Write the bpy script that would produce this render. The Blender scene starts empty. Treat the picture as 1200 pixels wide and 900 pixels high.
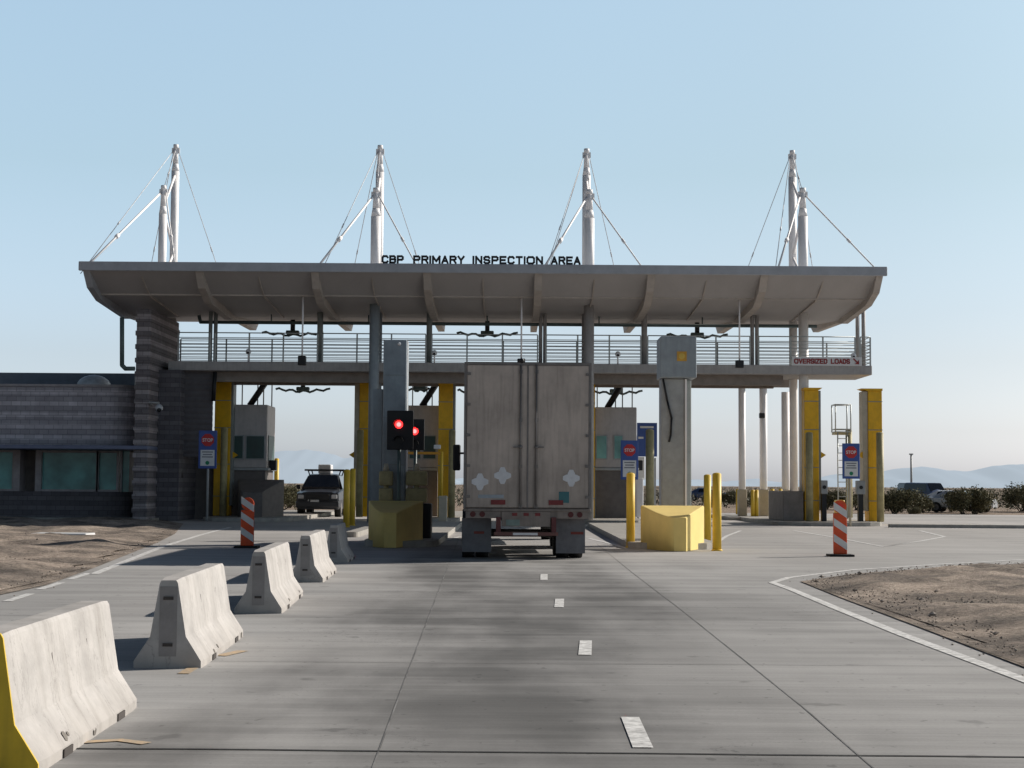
import bpy, bmesh, math, random
from mathutils import Vector, Matrix, noise
random.seed(7)
R = math.radians
scene = bpy.context.scene
COL = scene.collection

# ------------------------------------------------------------------ camera
F = 1800.0; CAMH = 1.6
TH = math.atan(118.0 / F); PH = math.atan(0.0068)
fw = Vector((0, math.cos(TH), math.sin(TH)))
X0 = Vector((1, 0, 0)); U0 = Vector((0, -math.sin(TH), math.cos(TH)))
rt = X0 * math.cos(PH) + U0 * math.sin(PH)
up = -X0 * math.sin(PH) + U0 * math.cos(PH)
cam = bpy.data.cameras.new('camera'); co = bpy.data.objects.new('camera', cam); COL.objects.link(co)
co.matrix_world = Matrix(((rt.x, up.x, -fw.x, 0), (rt.y, up.y, -fw.y, 0), (rt.z, up.z, -fw.z, CAMH), (0, 0, 0, 1)))
cam.sensor_width = 36.0; cam.lens = 36.0 * F / 1200.0; cam.clip_start = 0.1; cam.clip_end = 60000
scene.camera = co

# survey helpers: a direction seen from the camera, met with a depth plane or the ground
def P(px, py, Y):
    d = fw * F + rt * (px - 600) - up * (py - 450)
    return Vector((0, 0, CAMH)) + d * (Y / d.y)
def G(px, py, z=0.0):
    d = fw * F + rt * (px - 600) - up * (py - 450)
    t = (z - CAMH) / d.z
    return Vector((0, 0, CAMH)) + d * t
def gy(px, py): return G(px, py).y
def PXX(px, Y, py=560): return P(px, py, Y).x
def PZ(px, py, Y): return P(px, py, Y).z

# ------------------------------------------------------------------ materials
def new_mat(name):
    m = bpy.data.materials.new(name); m.use_nodes = True
    nt = m.node_tree; b = nt.nodes['Principled BSDF']
    return m, nt, b
def N(nt, t, **kw):
    n = nt.nodes.new(t)
    for k, v in kw.items(): setattr(n, k, v)
    return n
def mat(name, c, rough=0.6, metal=0.0, var=0.12, scale=3.0, bump=0.0, bscale=40.0, dirt=None, stretch=(1, 1, 1), spec=0.4, grime=0.0):
    m, nt, b = new_mat(name)
    L = nt.links.new
    tc = N(nt, 'ShaderNodeTexCoord'); mp = N(nt, 'ShaderNodeMapping'); mp.inputs['Scale'].default_value = stretch
    L(tc.outputs['Object'], mp.inputs['Vector'])
    n1 = N(nt, 'ShaderNodeTexNoise'); n1.inputs['Scale'].default_value = scale; n1.inputs['Detail'].default_value = 8; n1.inputs['Roughness'].default_value = 0.65
    L(mp.outputs[0], n1.inputs['Vector'])
    cr = N(nt, 'ShaderNodeValToRGB')
    d = dirt if dirt else tuple(x * (1 - 2.2 * var) for x in c)
    cr.color_ramp.elements[0].position = 0.3; cr.color_ramp.elements[0].color = (*[max(0, x) for x in d], 1)
    cr.color_ramp.elements[1].position = 0.62; cr.color_ramp.elements[1].color = (*[min(1, x * (1 + var * .5)) for x in c], 1)
    L(n1.outputs[0], cr.inputs[0])
    out = cr.outputs[0]
    if grime:
        n3 = N(nt, 'ShaderNodeTexNoise'); n3.inputs['Scale'].default_value = 2.2; n3.inputs['Detail'].default_value = 6
        mp3 = N(nt, 'ShaderNodeMapping'); mp3.inputs['Scale'].default_value = (6, 6, 0.5)
        L(tc.outputs['Object'], mp3.inputs['Vector']); L(mp3.outputs[0], n3.inputs['Vector'])
        r3 = N(nt, 'ShaderNodeMapRange'); r3.inputs[1].default_value = 0.48; r3.inputs[2].default_value = 0.72; r3.inputs[3].default_value = 0; r3.inputs[4].default_value = grime
        L(n3.outputs[0], r3.inputs[0])
        mx = N(nt, 'ShaderNodeMixRGB'); mx.inputs[2].default_value = (0.045, 0.038, 0.03, 1)
        L(r3.outputs[0], mx.inputs[0]); L(out, mx.inputs[1]); out = mx.outputs[0]
    L(out, b.inputs['Base Color'])
    b.inputs['Roughness'].default_value = rough; b.inputs['Metallic'].default_value = metal
    b.inputs['Specular IOR Level'].default_value = spec
    if bump:
        n2 = N(nt, 'ShaderNodeTexNoise'); n2.inputs['Scale'].default_value = bscale; n2.inputs['Detail'].default_value = 6
        L(mp.outputs[0], n2.inputs['Vector'])
        bp = N(nt, 'ShaderNodeBump'); bp.inputs['Strength'].default_value = bump; bp.inputs['Distance'].default_value = 0.02
        L(n2.outputs[0], bp.inputs['Height']); L(bp.outputs[0], b.inputs['Normal'])
    return m
def banded(name, c1, c2, period, frac, rough=0.9):
    m, nt, b = new_mat(name); L = nt.links.new
    g = N(nt, 'ShaderNodeNewGeometry'); s = N(nt, 'ShaderNodeSeparateXYZ'); L(g.outputs['Position'], s.inputs[0])
    d = N(nt, 'ShaderNodeMath', operation='DIVIDE'); d.inputs[1].default_value = period; L(s.outputs[2], d.inputs[0])
    f = N(nt, 'ShaderNodeMath', operation='FRACT'); L(d.outputs[0], f.inputs[0])
    l = N(nt, 'ShaderNodeMath', operation='LESS_THAN'); l.inputs[1].default_value = frac; L(f.outputs[0], l.inputs[0])
    n = N(nt, 'ShaderNodeTexNoise'); n.inputs['Scale'].default_value = 2.5; n.inputs['Detail'].default_value = 8
    L(g.outputs['Position'], n.inputs['Vector'])
    mx = N(nt, 'ShaderNodeMixRGB'); mx.inputs[1].default_value = (*c1, 1); mx.inputs[2].default_value = (*c2, 1); L(l.outputs[0], mx.inputs[0])
    # block joints
    br = N(nt, 'ShaderNodeTexBrick'); br.inputs['Scale'].default_value = 1.0; br.inputs['Brick Width'].default_value = .4; br.inputs['Row Height'].default_value = .2
    br.inputs['Mortar Size'].default_value = .012; br.inputs['Color1'].default_value = (1, 1, 1, 1); br.inputs['Color2'].default_value = (.8, .8, .8, 1); br.inputs['Mortar'].default_value = (.55, .55, .55, 1)
    cb = N(nt, 'ShaderNodeCombineXYZ'); ad = N(nt, 'ShaderNodeMath', operation='ADD'); L(s.outputs[0], ad.inputs[0]); L(s.outputs[1], ad.inputs[1])
    L(ad.outputs[0], cb.inputs[0]); L(s.outputs[2], cb.inputs[1]); L(cb.outputs[0], br.inputs['Vector'])
    m2 = N(nt, 'ShaderNodeMixRGB', blend_type='MULTIPLY'); m2.inputs[0].default_value = 1; L(mx.outputs[0], m2.inputs[1]); L(br.outputs[0], m2.inputs[2])
    m3 = N(nt, 'ShaderNodeMixRGB', blend_type='MULTIPLY'); m3.inputs[0].default_value = .45; L(m2.outputs[0], m3.inputs[1]); L(n.outputs[0], m3.inputs[2])
    L(m3.outputs[0], b.inputs['Base Color']); b.inputs['Roughness'].default_value = rough
    bp = N(nt, 'ShaderNodeBump'); bp.inputs['Strength'].default_value = .5; bp.inputs['Distance'].default_value = .02; n4 = N(nt, 'ShaderNodeTexNoise'); n4.inputs['Scale'].default_value = 30
    L(g.outputs['Position'], n4.inputs['Vector']); L(n4.outputs[0], bp.inputs['Height']); L(bp.outputs[0], b.inputs['Normal'])
    return m
def emis(name, c, s):
    m, nt, b = new_mat(name)
    b.inputs['Base Color'].default_value = (*c, 1); b.inputs['Emission Color'].default_value = (*c, 1); b.inputs['Emission Strength'].default_value = s
    return m
def glass(name, c, rough=.06):
    m, nt, b = new_mat(name); L = nt.links.new
    tc = N(nt, 'ShaderNodeTexCoord'); n = N(nt, 'ShaderNodeTexNoise'); n.inputs['Scale'].default_value = 0.8; n.inputs['Detail'].default_value = 3
    L(tc.outputs['Object'], n.inputs['Vector'])
    cr = N(nt, 'ShaderNodeValToRGB'); cr.color_ramp.elements[0].color = (*[x * .45 for x in c], 1); cr.color_ramp.elements[1].color = (*c, 1)
    cr.color_ramp.elements[0].position = .38; cr.color_ramp.elements[1].position = .62
    L(n.outputs[0], cr.inputs[0]); L(cr.outputs[0], b.inputs['Base Color'])
    b.inputs['Roughness'].default_value = rough; b.inputs['Specular IOR Level'].default_value = .9
    return m

M = {}
M['white_steel'] = mat('white_steel', (.90, .87, .86), .5, var=.03, scale=2, grime=.02)
M['beigewhite'] = mat('beige_white_paint', (.86, .83, .80), .5, var=.04)
M['cable'] = mat('pale_cable', (.62, .62, .64), .5)
M['roof'] = mat('roof_sheet', (.42, .43, .46), .45, var=.08, scale=1.5)
M['soffit'] = mat('soffit', (.43, .41, .405), .7, var=.05, scale=.6, stretch=(1, .3, 1), grime=.04)
M['rafter'] = mat('rafter', (.46, .41, .37), .6, var=.08)
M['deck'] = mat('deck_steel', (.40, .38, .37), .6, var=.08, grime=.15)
M['beam'] = mat('deck_beam', (.26, .22, .19), .7, var=.1)
M['rail'] = mat('galvanised_rail', (.42, .44, .43), .5, metal=.3, var=.05)
M['pipe'] = mat('teal_pipe', (.10, .14, .14), .5, var=.1)
M['post'] = mat('grey_post', (.26, .28, .27), .5, var=.08)
M['black'] = mat('black_paint', (.015, .015, .017), .5, var=.1)
M['letter'] = mat('letter_black', (.02, .02, .025), .6, var=.05)
M['stone'] = banded('striped_block', (.23, .205, .215), (.46, .41, .42), .52, .38)
M['stone_w'] = banded('striped_block_wide', (.50, .465, .50), (.76, .70, .74), .48, .40)
M['stone_d'] = banded('dark_block', (.15, .14, .155), (.20, .185, .20), .4, .5)
M['parapet'] = mat('blue_parapet', (.14, .17, .21), .6, var=.08)
M['canopyblue'] = mat('blue_canopy', (.16, .18, .27), .5, var=.08)
M['winframe'] = mat('window_frame', (.36, .33, .34), .5)
M['glassT'] = glass('teal_glass', (.16, .44, .42))
M['glassD'] = glass('dark_green_glass', (.004, .06, .05), .5)
M['glassL'] = glass('pale_teal_glass', (.22, .50, .46), .2)
M['glassK'] = glass('car_glass', (.012, .014, .017))
M['yellow'] = mat('yellow_paint', (.74, .49, .05), .5, var=.07, scale=1.5, grime=.06)
M['yellow_rpm'] = mat('yellow_gantry_paint', (.82, .45, .01), .45, var=.08, grime=.1)
M['cream'] = mat('cream_yellow_concrete', (.80, .62, .22), .75, var=.05, scale=1.2, bump=.08, grime=.03)
M['olive'] = mat('olive_post', (.42, .36, .19), .6, var=.15)
M['beige'] = mat('beige_panel', (.50, .44, .34), .6, var=.08)
M['booth'] = mat('booth_panel', (.48, .44, .42), .55, var=.07, grime=.1)
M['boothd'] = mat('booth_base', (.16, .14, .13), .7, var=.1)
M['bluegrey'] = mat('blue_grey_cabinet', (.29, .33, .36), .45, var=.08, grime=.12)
M['grey'] = mat('grey_box', (.36, .37, .37), .5, var=.1)
M['concrete'] = mat('kerb_concrete', (.36, .34, .31), .85, var=.12, bump=.2)
M['plinth'] = mat('plinth', (.26, .23, .21), .85, var=.1, bump=.2)
M['signblue'] = mat('sign_blue', (.05, .10, .33), .45, var=.05)
M['signred'] = mat('sign_red', (.52, .03, .03), .45, var=.05)
M['signwhite'] = mat('sign_white', (.70, .70, .70), .45, var=.04)
M['signtext'] = mat('sign_text', (.22, .22, .25), .5)
M['dimred'] = mat('dusty_red', (.20, .035, .035), .6, var=.15)
M['green'] = mat('sign_green', (.02, .25, .12), .5)
M['darkred'] = mat('dark_red_letter', (.28, .03, .03), .5)
M['orange'] = mat('orange_plastic', (.80, .10, .025), .5, var=.1, grime=.15)
M['reflw'] = mat('white_sheeting', (.72, .70, .68), .5, var=.06)
M['reddisc'] = mat('red_reflector', (.85, .05, .03), .3, var=.05)
M['rubber'] = mat('rubber', (.018, .018, .018), .85, var=.1)
M['tyre'] = mat('tyre', (.025, .024, .023), .9, var=.2)
M['trailer'] = mat('dirty_trailer', (.50, .42, .365), .5, var=.14, scale=1.1, grime=.22, stretch=(1, 1, .8))
M['trailer_door'] = M['trailer'].copy(); M['trailer_door'].name = 'dirty_trailer_door'
_nt = M['trailer_door'].node_tree; _b = _nt.nodes['Principled BSDF']; _src = _b.inputs['Base Color'].links[0].from_socket; _L = _nt.links.new
def _m(op, a, c=None):
    n = N(_nt, 'ShaderNodeMath', operation=op)
    for i, v in enumerate((a, c)):
        if v is None: continue
        if isinstance(v, (int, float)): n.inputs[i].default_value = v
        else: _L(v, n.inputs[i])
    return n.outputs[0]
_tc = N(_nt, 'ShaderNodeTexCoord'); _s = N(_nt, 'ShaderNodeSeparateXYZ'); _L(_tc.outputs['Object'], _s.inputs[0])
_n = N(_nt, 'ShaderNodeTexNoise'); _n.inputs['Scale'].default_value = 3; _n.inputs['Detail'].default_value = 6; _mp = N(_nt, 'ShaderNodeMapping'); _mp.inputs['Scale'].default_value = (2, 1, .5)
_L(_tc.outputs['Object'], _mp.inputs['Vector']); _L(_mp.outputs[0], _n.inputs['Vector'])
_d = _m('ABSOLUTE', _m('SUBTRACT', _m('ABSOLUTE', _s.outputs[0]), .17)); _r = N(_nt, 'ShaderNodeMapRange'); _r.interpolation_type = 'SMOOTHSTEP'
for _i, _v in ((1, .0), (2, .085), (3, .75), (4, 0)): _r.inputs[_i].default_value = _v
_L(_d, _r.inputs[0])
_r2 = N(_nt, 'ShaderNodeMapRange')
for _i, _v in ((1, 1.0), (2, 2.3), (3, .55), (4, 0)): _r2.inputs[_i].default_value = _v
_L(_s.outputs[2], _r2.inputs[0])
_k = _m('MULTIPLY', _m('ADD', _r.outputs[0], _r2.outputs[0]), _m('MULTIPLY', _n.outputs[0], 1.1))
_mx = N(_nt, 'ShaderNodeMixRGB'); _mx.inputs[2].default_value = (.06, .05, .045, 1); _mx.use_clamp = True; _L(_k, _mx.inputs[0]); _L(_src, _mx.inputs[1]); _L(_mx.outputs[0], _b.inputs['Base Color'])
M['trailer_rim'] = mat('trailer_rim', (.20, .18, .17), .5, var=.15)
M['flap'] = mat('mud_flap', (.15, .15, .16), .7, var=.15)
M['steel'] = mat('dull_steel', (.22, .20, .19), .5, metal=.3, var=.15)
M['sillbeige'] = mat('sill_beige', (.24, .20, .175), .6, var=.15, grime=.3)
M['placard'] = mat('placard', (.68, .68, .70), .6, var=.08)
M['teal'] = mat('teal_sticker', (.05, .16, .18), .5)
M['carpaint'] = mat('suv_paint', (.035, .038, .045), .3, var=.05)
M['chrome'] = mat('chrome', (.6, .6, .6), .25, metal=.8, var=.03)
M['lightlens'] = mat('light_lens', (.45, .46, .48), .15, var=.05)
M['led'] = emis('red_signal_light', (1.0, .02, .02), 5.0)
M['ledcore'] = emis('red_signal_core', (1.0, .10, .10), 6.0)
M['paintw'] = mat('white_road_paint', (.74, .73, .71), .8, var=.14, scale=9, dirt=(.33, .32, .31))
M['painto'] = mat('orange_road_paint', (.50, .36, .22), .85, var=.2, scale=14, dirt=(.33, .29, .24))
M['joint'] = mat('joint_filler', (.215, .21, .205), .9, var=.3, scale=1.2)
M['jointd'] = mat('dark_joint_filler', (.035, .034, .032), .9, var=.3)
M['silverpaint'] = mat('silver_paint', (.55, .57, .60), .3, metal=.3, var=.04)
M['bluepaint'] = mat('blue_paint', (.06, .09, .18), .3, var=.04)
M['whitepaint'] = mat('white_car_paint', (.75, .76, .78), .3, var=.04)
M['emblem'] = mat('emblem_orange', (.62, .34, .05), .5, var=.1)
M['skylight'] = mat('skylight_dome', (.55, .58, .60), .4)

# concrete of the precast barriers: chalky with stains and hairline cracks
def barrier_mat(name, c):
    m, nt, b = new_mat(name); L = nt.links.new
    tc = N(nt, 'ShaderNodeTexCoord')
    n1 = N(nt, 'ShaderNodeTexNoise'); n1.inputs['Scale'].default_value = 2.2; n1.inputs['Detail'].default_value = 10; n1.inputs['Roughness'].default_value = .7
    oi = N(nt, 'ShaderNodeObjectInfo'); av = N(nt, 'ShaderNodeVectorMath', operation='ADD'); ml = N(nt, 'ShaderNodeVectorMath', operation='SCALE'); ml.inputs['Scale'].default_value = 1.0
    L(oi.outputs['Location'], ml.inputs[0]); L(tc.outputs['Object'], av.inputs[0]); L(ml.outputs[0], av.inputs[1]); V = av.outputs[0]
    L(V, n1.inputs['Vector'])
    cr = N(nt, 'ShaderNodeValToRGB'); cr.color_ramp.elements[0].position = .32; cr.color_ramp.elements[0].color = (*[x * .72 for x in c], 1)
    cr.color_ramp.elements[1].position = .6; cr.color_ramp.elements[1].color = (*c, 1); L(n1.outputs[0], cr.inputs[0])
    # vertical stains
    mp = N(nt, 'ShaderNodeMapping'); mp.inputs['Scale'].default_value = (1, 5, .45); L(V, mp.inputs['Vector'])
    n2 = N(nt, 'ShaderNodeTexNoise'); n2.inputs['Scale'].default_value = 1.6; n2.inputs['Detail'].default_value = 5; L(mp.outputs[0], n2.inputs['Vector'])
    r2 = N(nt, 'ShaderNodeMapRange'); r2.inputs[1].default_value = .5; r2.inputs[2].default_value = .78; r2.inputs[4].default_value = .38; L(n2.outputs[0], r2.inputs[0])
    mx = N(nt, 'ShaderNodeMixRGB'); mx.inputs[2].default_value = (.20, .18, .155, 1); L(r2.outputs[0], mx.inputs[0]); L(cr.outputs[0], mx.inputs[1])
    # cracks / chips
    vo = N(nt, 'ShaderNodeTexNoise'); vo.inputs['Scale'].default_value = 1.1; vo.inputs['Detail'].default_value = 9; vo.inputs['Roughness'].default_value = .6
    mp2 = N(nt, 'ShaderNodeMapping'); mp2.inputs['Scale'].default_value = (1, 2.6, .7); mp2.inputs['Location'].default_value = (3, 8, 1); L(V, mp2.inputs['Vector']); L(mp2.outputs[0], vo.inputs['Vector'])
    sb = N(nt, 'ShaderNodeMath', operation='SUBTRACT'); sb.inputs[1].default_value = .5; L(vo.outputs[0], sb.inputs[0])
    ab = N(nt, 'ShaderNodeMath', operation='ABSOLUTE'); L(sb.outputs[0], ab.inputs[0])
    lt = N(nt, 'ShaderNodeMapRange'); lt.inputs[1].default_value = .0; lt.inputs[2].default_value = .006; lt.inputs[3].default_value = .4; lt.inputs[4].default_value = 0; L(ab.outputs[0], lt.inputs[0])
    # base dirt
    s = N(nt, 'ShaderNodeSeparateXYZ'); L(tc.outputs['Object'], s.inputs[0])
    rz = N(nt, 'ShaderNodeMapRange'); rz.inputs[1].default_value = 0; rz.inputs[2].default_value = .22; rz.inputs[3].default_value = .45; rz.inputs[4].default_value = 0; L(s.outputs[2], rz.inputs[0])
    mm = N(nt, 'ShaderNodeMath', operation='MULTIPLY'); L(rz.outputs[0], mm.inputs[0]); L(n1.outputs[0], mm.inputs[1])
    m3 = N(nt, 'ShaderNodeMixRGB'); m3.inputs[2].default_value = (.22, .18, .14, 1); L(mm.outputs[0], m3.inputs[0]); L(mx.outputs[0], m3.inputs[1])
    m4 = N(nt, 'ShaderNodeMixRGB'); m4.inputs[2].default_value = (.12, .11, .10, 1); L(lt.outputs[0], m4.inputs[0]); L(m3.outputs[0], m4.inputs[1])
    L(m4.outputs[0], b.inputs['Base Color']); b.inputs['Roughness'].default_value = .9; b.inputs['Specular IOR Level'].default_value = .2
    n5 = N(nt, 'ShaderNodeTexNoise'); n5.inputs['Scale'].default_value = 45; n5.inputs['Detail'].default_value = 4; L(V, n5.inputs['Vector'])
    bp = N(nt, 'ShaderNodeBump'); bp.inputs['Strength'].default_value = .25; bp.inputs['Distance'].default_value = .01; L(n5.outputs[0], bp.inputs['Height'])
    L(bp.outputs[0], b.inputs['Normal'])
    return m
M['barrier'] = barrier_mat('barrier_concrete', (.48, .455, .435))
M['barrier_hole'] = mat('barrier_slot', (.07, .06, .055), .9)
M['chip'] = mat('broken_concrete', (.20, .18, .16), .95, var=.2)
M['barrier_yellow'] = mat('barrier_yellow_paint', (.66, .45, .03), .6, var=.1, grime=.15)

def road_mat():
    m, nt, b = new_mat('road_concrete'); L = nt.links.new
    g = N(nt, 'ShaderNodeNewGeometry'); V = g.outputs['Position']; s = N(nt, 'ShaderNodeSeparateXYZ'); L(V, s.inputs[0])
    def nz(scale, st, det=6, loc=(0, 0, 0), ro=.55):
        mp = N(nt, 'ShaderNodeMapping'); mp.inputs['Scale'].default_value = st; mp.inputs['Location'].default_value = loc; L(V, mp.inputs['Vector'])
        n = N(nt, 'ShaderNodeTexNoise'); n.inputs['Scale'].default_value = scale; n.inputs['Detail'].default_value = det; n.inputs['Roughness'].default_value = ro
        L(mp.outputs[0], n.inputs['Vector']); return n.outputs[0]
    def mr(v, a, bb, c, d):
        n = N(nt, 'ShaderNodeMapRange'); n.inputs[1].default_value = a; n.inputs[2].default_value = bb; n.inputs[3].default_value = c; n.inputs[4].default_value = d
        n.interpolation_type = 'SMOOTHSTEP'; L(v, n.inputs[0]); return n.outputs[0]
    def mul(a, c):
        n = N(nt, 'ShaderNodeMath', operation='MULTIPLY')
        for i, v in enumerate((a, c)):
            if isinstance(v, (int, float)): n.inputs[i].default_value = v
            else: L(v, n.inputs[i])
        return n.outputs[0]
    def add(a, c):
        n = N(nt, 'ShaderNodeMath', operation='ADD')
        for i, v in enumerate((a, c)):
            if isinstance(v, (int, float)): n.inputs[i].default_value = v
            else: L(v, n.inputs[i])
        return n.outputs[0]
    big = mr(nz(.22, (1, .3, 1), 5, (4, 2, 0)), .32, .68, .90, 1.08)
    streak = mr(nz(1.0, (.22, 1.7, 1), 8, (1, 5, 0), .62), .33, .67, .86, 1.09)      # broom streaks across the lanes
    fine = mr(nz(3.0, (.12, 6, 1), 6, (7, 5, 0), .7), .3, .7, .93, 1.06)
    grain = mr(nz(40, (1, 1, 1), 4, (7, 5, 0), .7), .3, .7, .95, 1.05)
    # tyre-darkened lanes: soft lengthwise bands wandering a little
    wob = mul(add(nz(.30, (1, .45, 1), 5, (9, 1, 0)), -.5), 3.2)
    x = add(s.outputs[0], wob)
    def sub(a, c): return add(a, -c)
    def gauss(c, wd):
        ab = N(nt, 'ShaderNodeMath', operation='ABSOLUTE'); L(sub(x, c), ab.inputs[0]); return mr(ab.outputs[0], 0, wd, 1, 0)
    lane = mul(mr(x, -3.3, -1.2, 0, 1), mr(x, 1.2, 3.4, 1, .35))
    lane = mul(lane, mr(x, 3.6, 5.6, 1, 0))
    far = mr(s.outputs[1], 30, 46, 1, .3)
    tracks = add(add(gauss(-1.75, .75), gauss(-.1, .6)), mul(add(gauss(1.9, .6), gauss(3.5, .6)), .5))
    soft = mul(mr(nz(.5, (1, .3, 1), 6, (3, 3, 0)), .33, .67, .45, 1), mr(nz(.8, (.35, 1.6, 1), 7, (13, 3, 0)), .35, .65, .76, 1.1))
    wear = mul(mul(add(mul(lane, .86), mul(tracks, .14)), far), soft)
    wear = mr(wear, 0, 1, 1.0, .34)
    # oil drips and small dark stains, hairline cracks
    spots = mr(nz(2.3, (1, 1, 1), 3, (31, 7, 0), .5), .66, .74, 1, .72)
    fs = mr(nz(9, (1, .7, 1), 3, (1, 17, 0), .5), .66, .72, 1, .72)
    cn = N(nt, 'ShaderNodeMath', operation='ABSOLUTE'); L(add(nz(.28, (1, 1, 1), 10, (12, 40, 0), .62), -.5), cn.inputs[0])
    crack = mul(mr(cn.outputs[0], 0, .0016, 1, 0), mr(nz(.15, (1, 1, 1), 2, (2, 9, 0)), .48, .56, 0, 1))
    wear = mul(mul(wear, mul(spots, fs)), mr(crack, 0, 1, 1, .55))
    # grey pale patch washed between
    # per-slab tone
    fx = N(nt, 'ShaderNodeMath', operation='FLOOR'); L(mul(s.outputs[1], 1 / 4.6), fx.inputs[0])
    wn = N(nt, 'ShaderNodeTexWhiteNoise'); wn.noise_dimensions = '1D'; L(fx.outputs[0], wn.inputs['W'])
    slab = mr(wn.outputs[0], 0, 1, .93, 1.06)
    # warmth: farther area reads lighter and warmer (dust)
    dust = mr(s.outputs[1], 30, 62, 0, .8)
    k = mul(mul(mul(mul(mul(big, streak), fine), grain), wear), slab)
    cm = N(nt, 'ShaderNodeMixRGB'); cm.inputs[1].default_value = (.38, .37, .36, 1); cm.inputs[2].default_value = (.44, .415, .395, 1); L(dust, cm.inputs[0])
    mu = N(nt, 'ShaderNodeMixRGB', blend_type='MULTIPLY'); mu.inputs[0].default_value = 1; L(cm.outputs[0], mu.inputs[1])
    cc = N(nt, 'ShaderNodeCombineColor'); L(k, cc.inputs[0]); L(k, cc.inputs[1]); L(k, cc.inputs[2]); L(cc.outputs[0], mu.inputs[2])
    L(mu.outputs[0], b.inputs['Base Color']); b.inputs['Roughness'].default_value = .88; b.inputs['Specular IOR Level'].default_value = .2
    bp = N(nt, 'ShaderNodeBump'); bp.inputs['Strength'].default_value = .15; bp.inputs['Distance'].default_value = .01; L(nz(8, (.2, 5, 1), 6), bp.inputs['Height']); L(bp.outputs[0], b.inputs['Normal'])
    return m
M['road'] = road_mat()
def dirt_mat(name, ca, cb, cc_):
    m, nt, b = new_mat(name); L = nt.links.new
    g = N(nt, 'ShaderNodeNewGeometry'); V = g.outputs['Position']
    n = N(nt, 'ShaderNodeTexNoise'); n.inputs['Scale'].default_value = .55; n.inputs['Detail'].default_value = 9; n.inputs['Roughness'].default_value = .68; L(V, n.inputs['Vector'])
    cr = N(nt, 'ShaderNodeValToRGB'); e = cr.color_ramp.elements; e[0].position = .36; e[0].color = (*ca, 1); e[1].position = .62; e[1].color = (*cc_, 1)
    e2 = e.new(.5); e2.color = (*cb, 1); L(n.outputs[0], cr.inputs[0])
    n2 = N(nt, 'ShaderNodeTexNoise'); n2.inputs['Scale'].default_value = 14; n2.inputs['Detail'].default_value = 8; n2.inputs['Roughness'].default_value = .8; L(V, n2.inputs['Vector'])
    r = N(nt, 'ShaderNodeMapRange'); r.inputs[1].default_value = .35; r.inputs[2].default_value = .65; r.inputs[3].default_value = .42; r.inputs[4].default_value = 1.2; L(n2.outputs[0], r.inputs[0])
    c2 = N(nt, 'ShaderNodeCombineColor')
    for i in range(3): L(r.outputs[0], c2.inputs[i])
    mu = N(nt, 'ShaderNodeMixRGB', blend_type='MULTIPLY'); mu.inputs[0].default_value = 1; L(cr.outputs[0], mu.inputs[1]); L(c2.outputs[0], mu.inputs[2])
    L(mu.outputs[0], b.inputs['Base Color']); b.inputs['Roughness'].default_value = .95; b.inputs['Specular IOR Level'].default_value = .1
    bp = N(nt, 'ShaderNodeBump'); bp.inputs['Strength'].default_value = .8; bp.inputs['Distance'].default_value = .05; L(n2.outputs[0], bp.inputs['Height']); L(bp.outputs[0], b.inputs['Normal'])
    return m
M['desert'] = dirt_mat('desert_soil', (.25, .20, .16), (.36, .28, .22), (.48, .38, .30))
M['dirt'] = dirt_mat('verge_dirt', (.15, .13, .115), (.34, .285, .24), (.56, .46, .38))
M['stonechip'] = mat('stone_chip', (.36, .31, .27), .9, var=.3, scale=6.0)
def leaf_mat(name, c):
    m, nt, b = new_mat(name); L = nt.links.new
    g = N(nt, 'ShaderNodeNewGeometry')
    cr = N(nt, 'ShaderNodeValToRGB'); cr.color_ramp.elements[0].color = (*[x * .5 for x in c], 1); cr.color_ramp.elements[1].color = (*[x * 1.5 for x in c], 1)
    L(g.outputs['Random Per Island'], cr.inputs[0]); L(cr.outputs[0], b.inputs['Base Color']); b.inputs['Roughness'].default_value = .8
    b.inputs['Specular IOR Level'].default_value = .2
    return m
M['leaf'] = leaf_mat('creosote_leaves', (.15, .14, .08))
M['twig'] = mat('twigs', (.10, .08, .06), .9)
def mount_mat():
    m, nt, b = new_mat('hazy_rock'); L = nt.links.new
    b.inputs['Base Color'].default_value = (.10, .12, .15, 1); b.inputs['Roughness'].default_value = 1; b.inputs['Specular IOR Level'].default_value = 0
    b.inputs['Emission Color'].default_value = (.47, .545, .61, 1); b.inputs['Emission Strength'].default_value = .78  # pale blue glow added to the rock in place of distance haze
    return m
M['mount'] = mount_mat()

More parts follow.
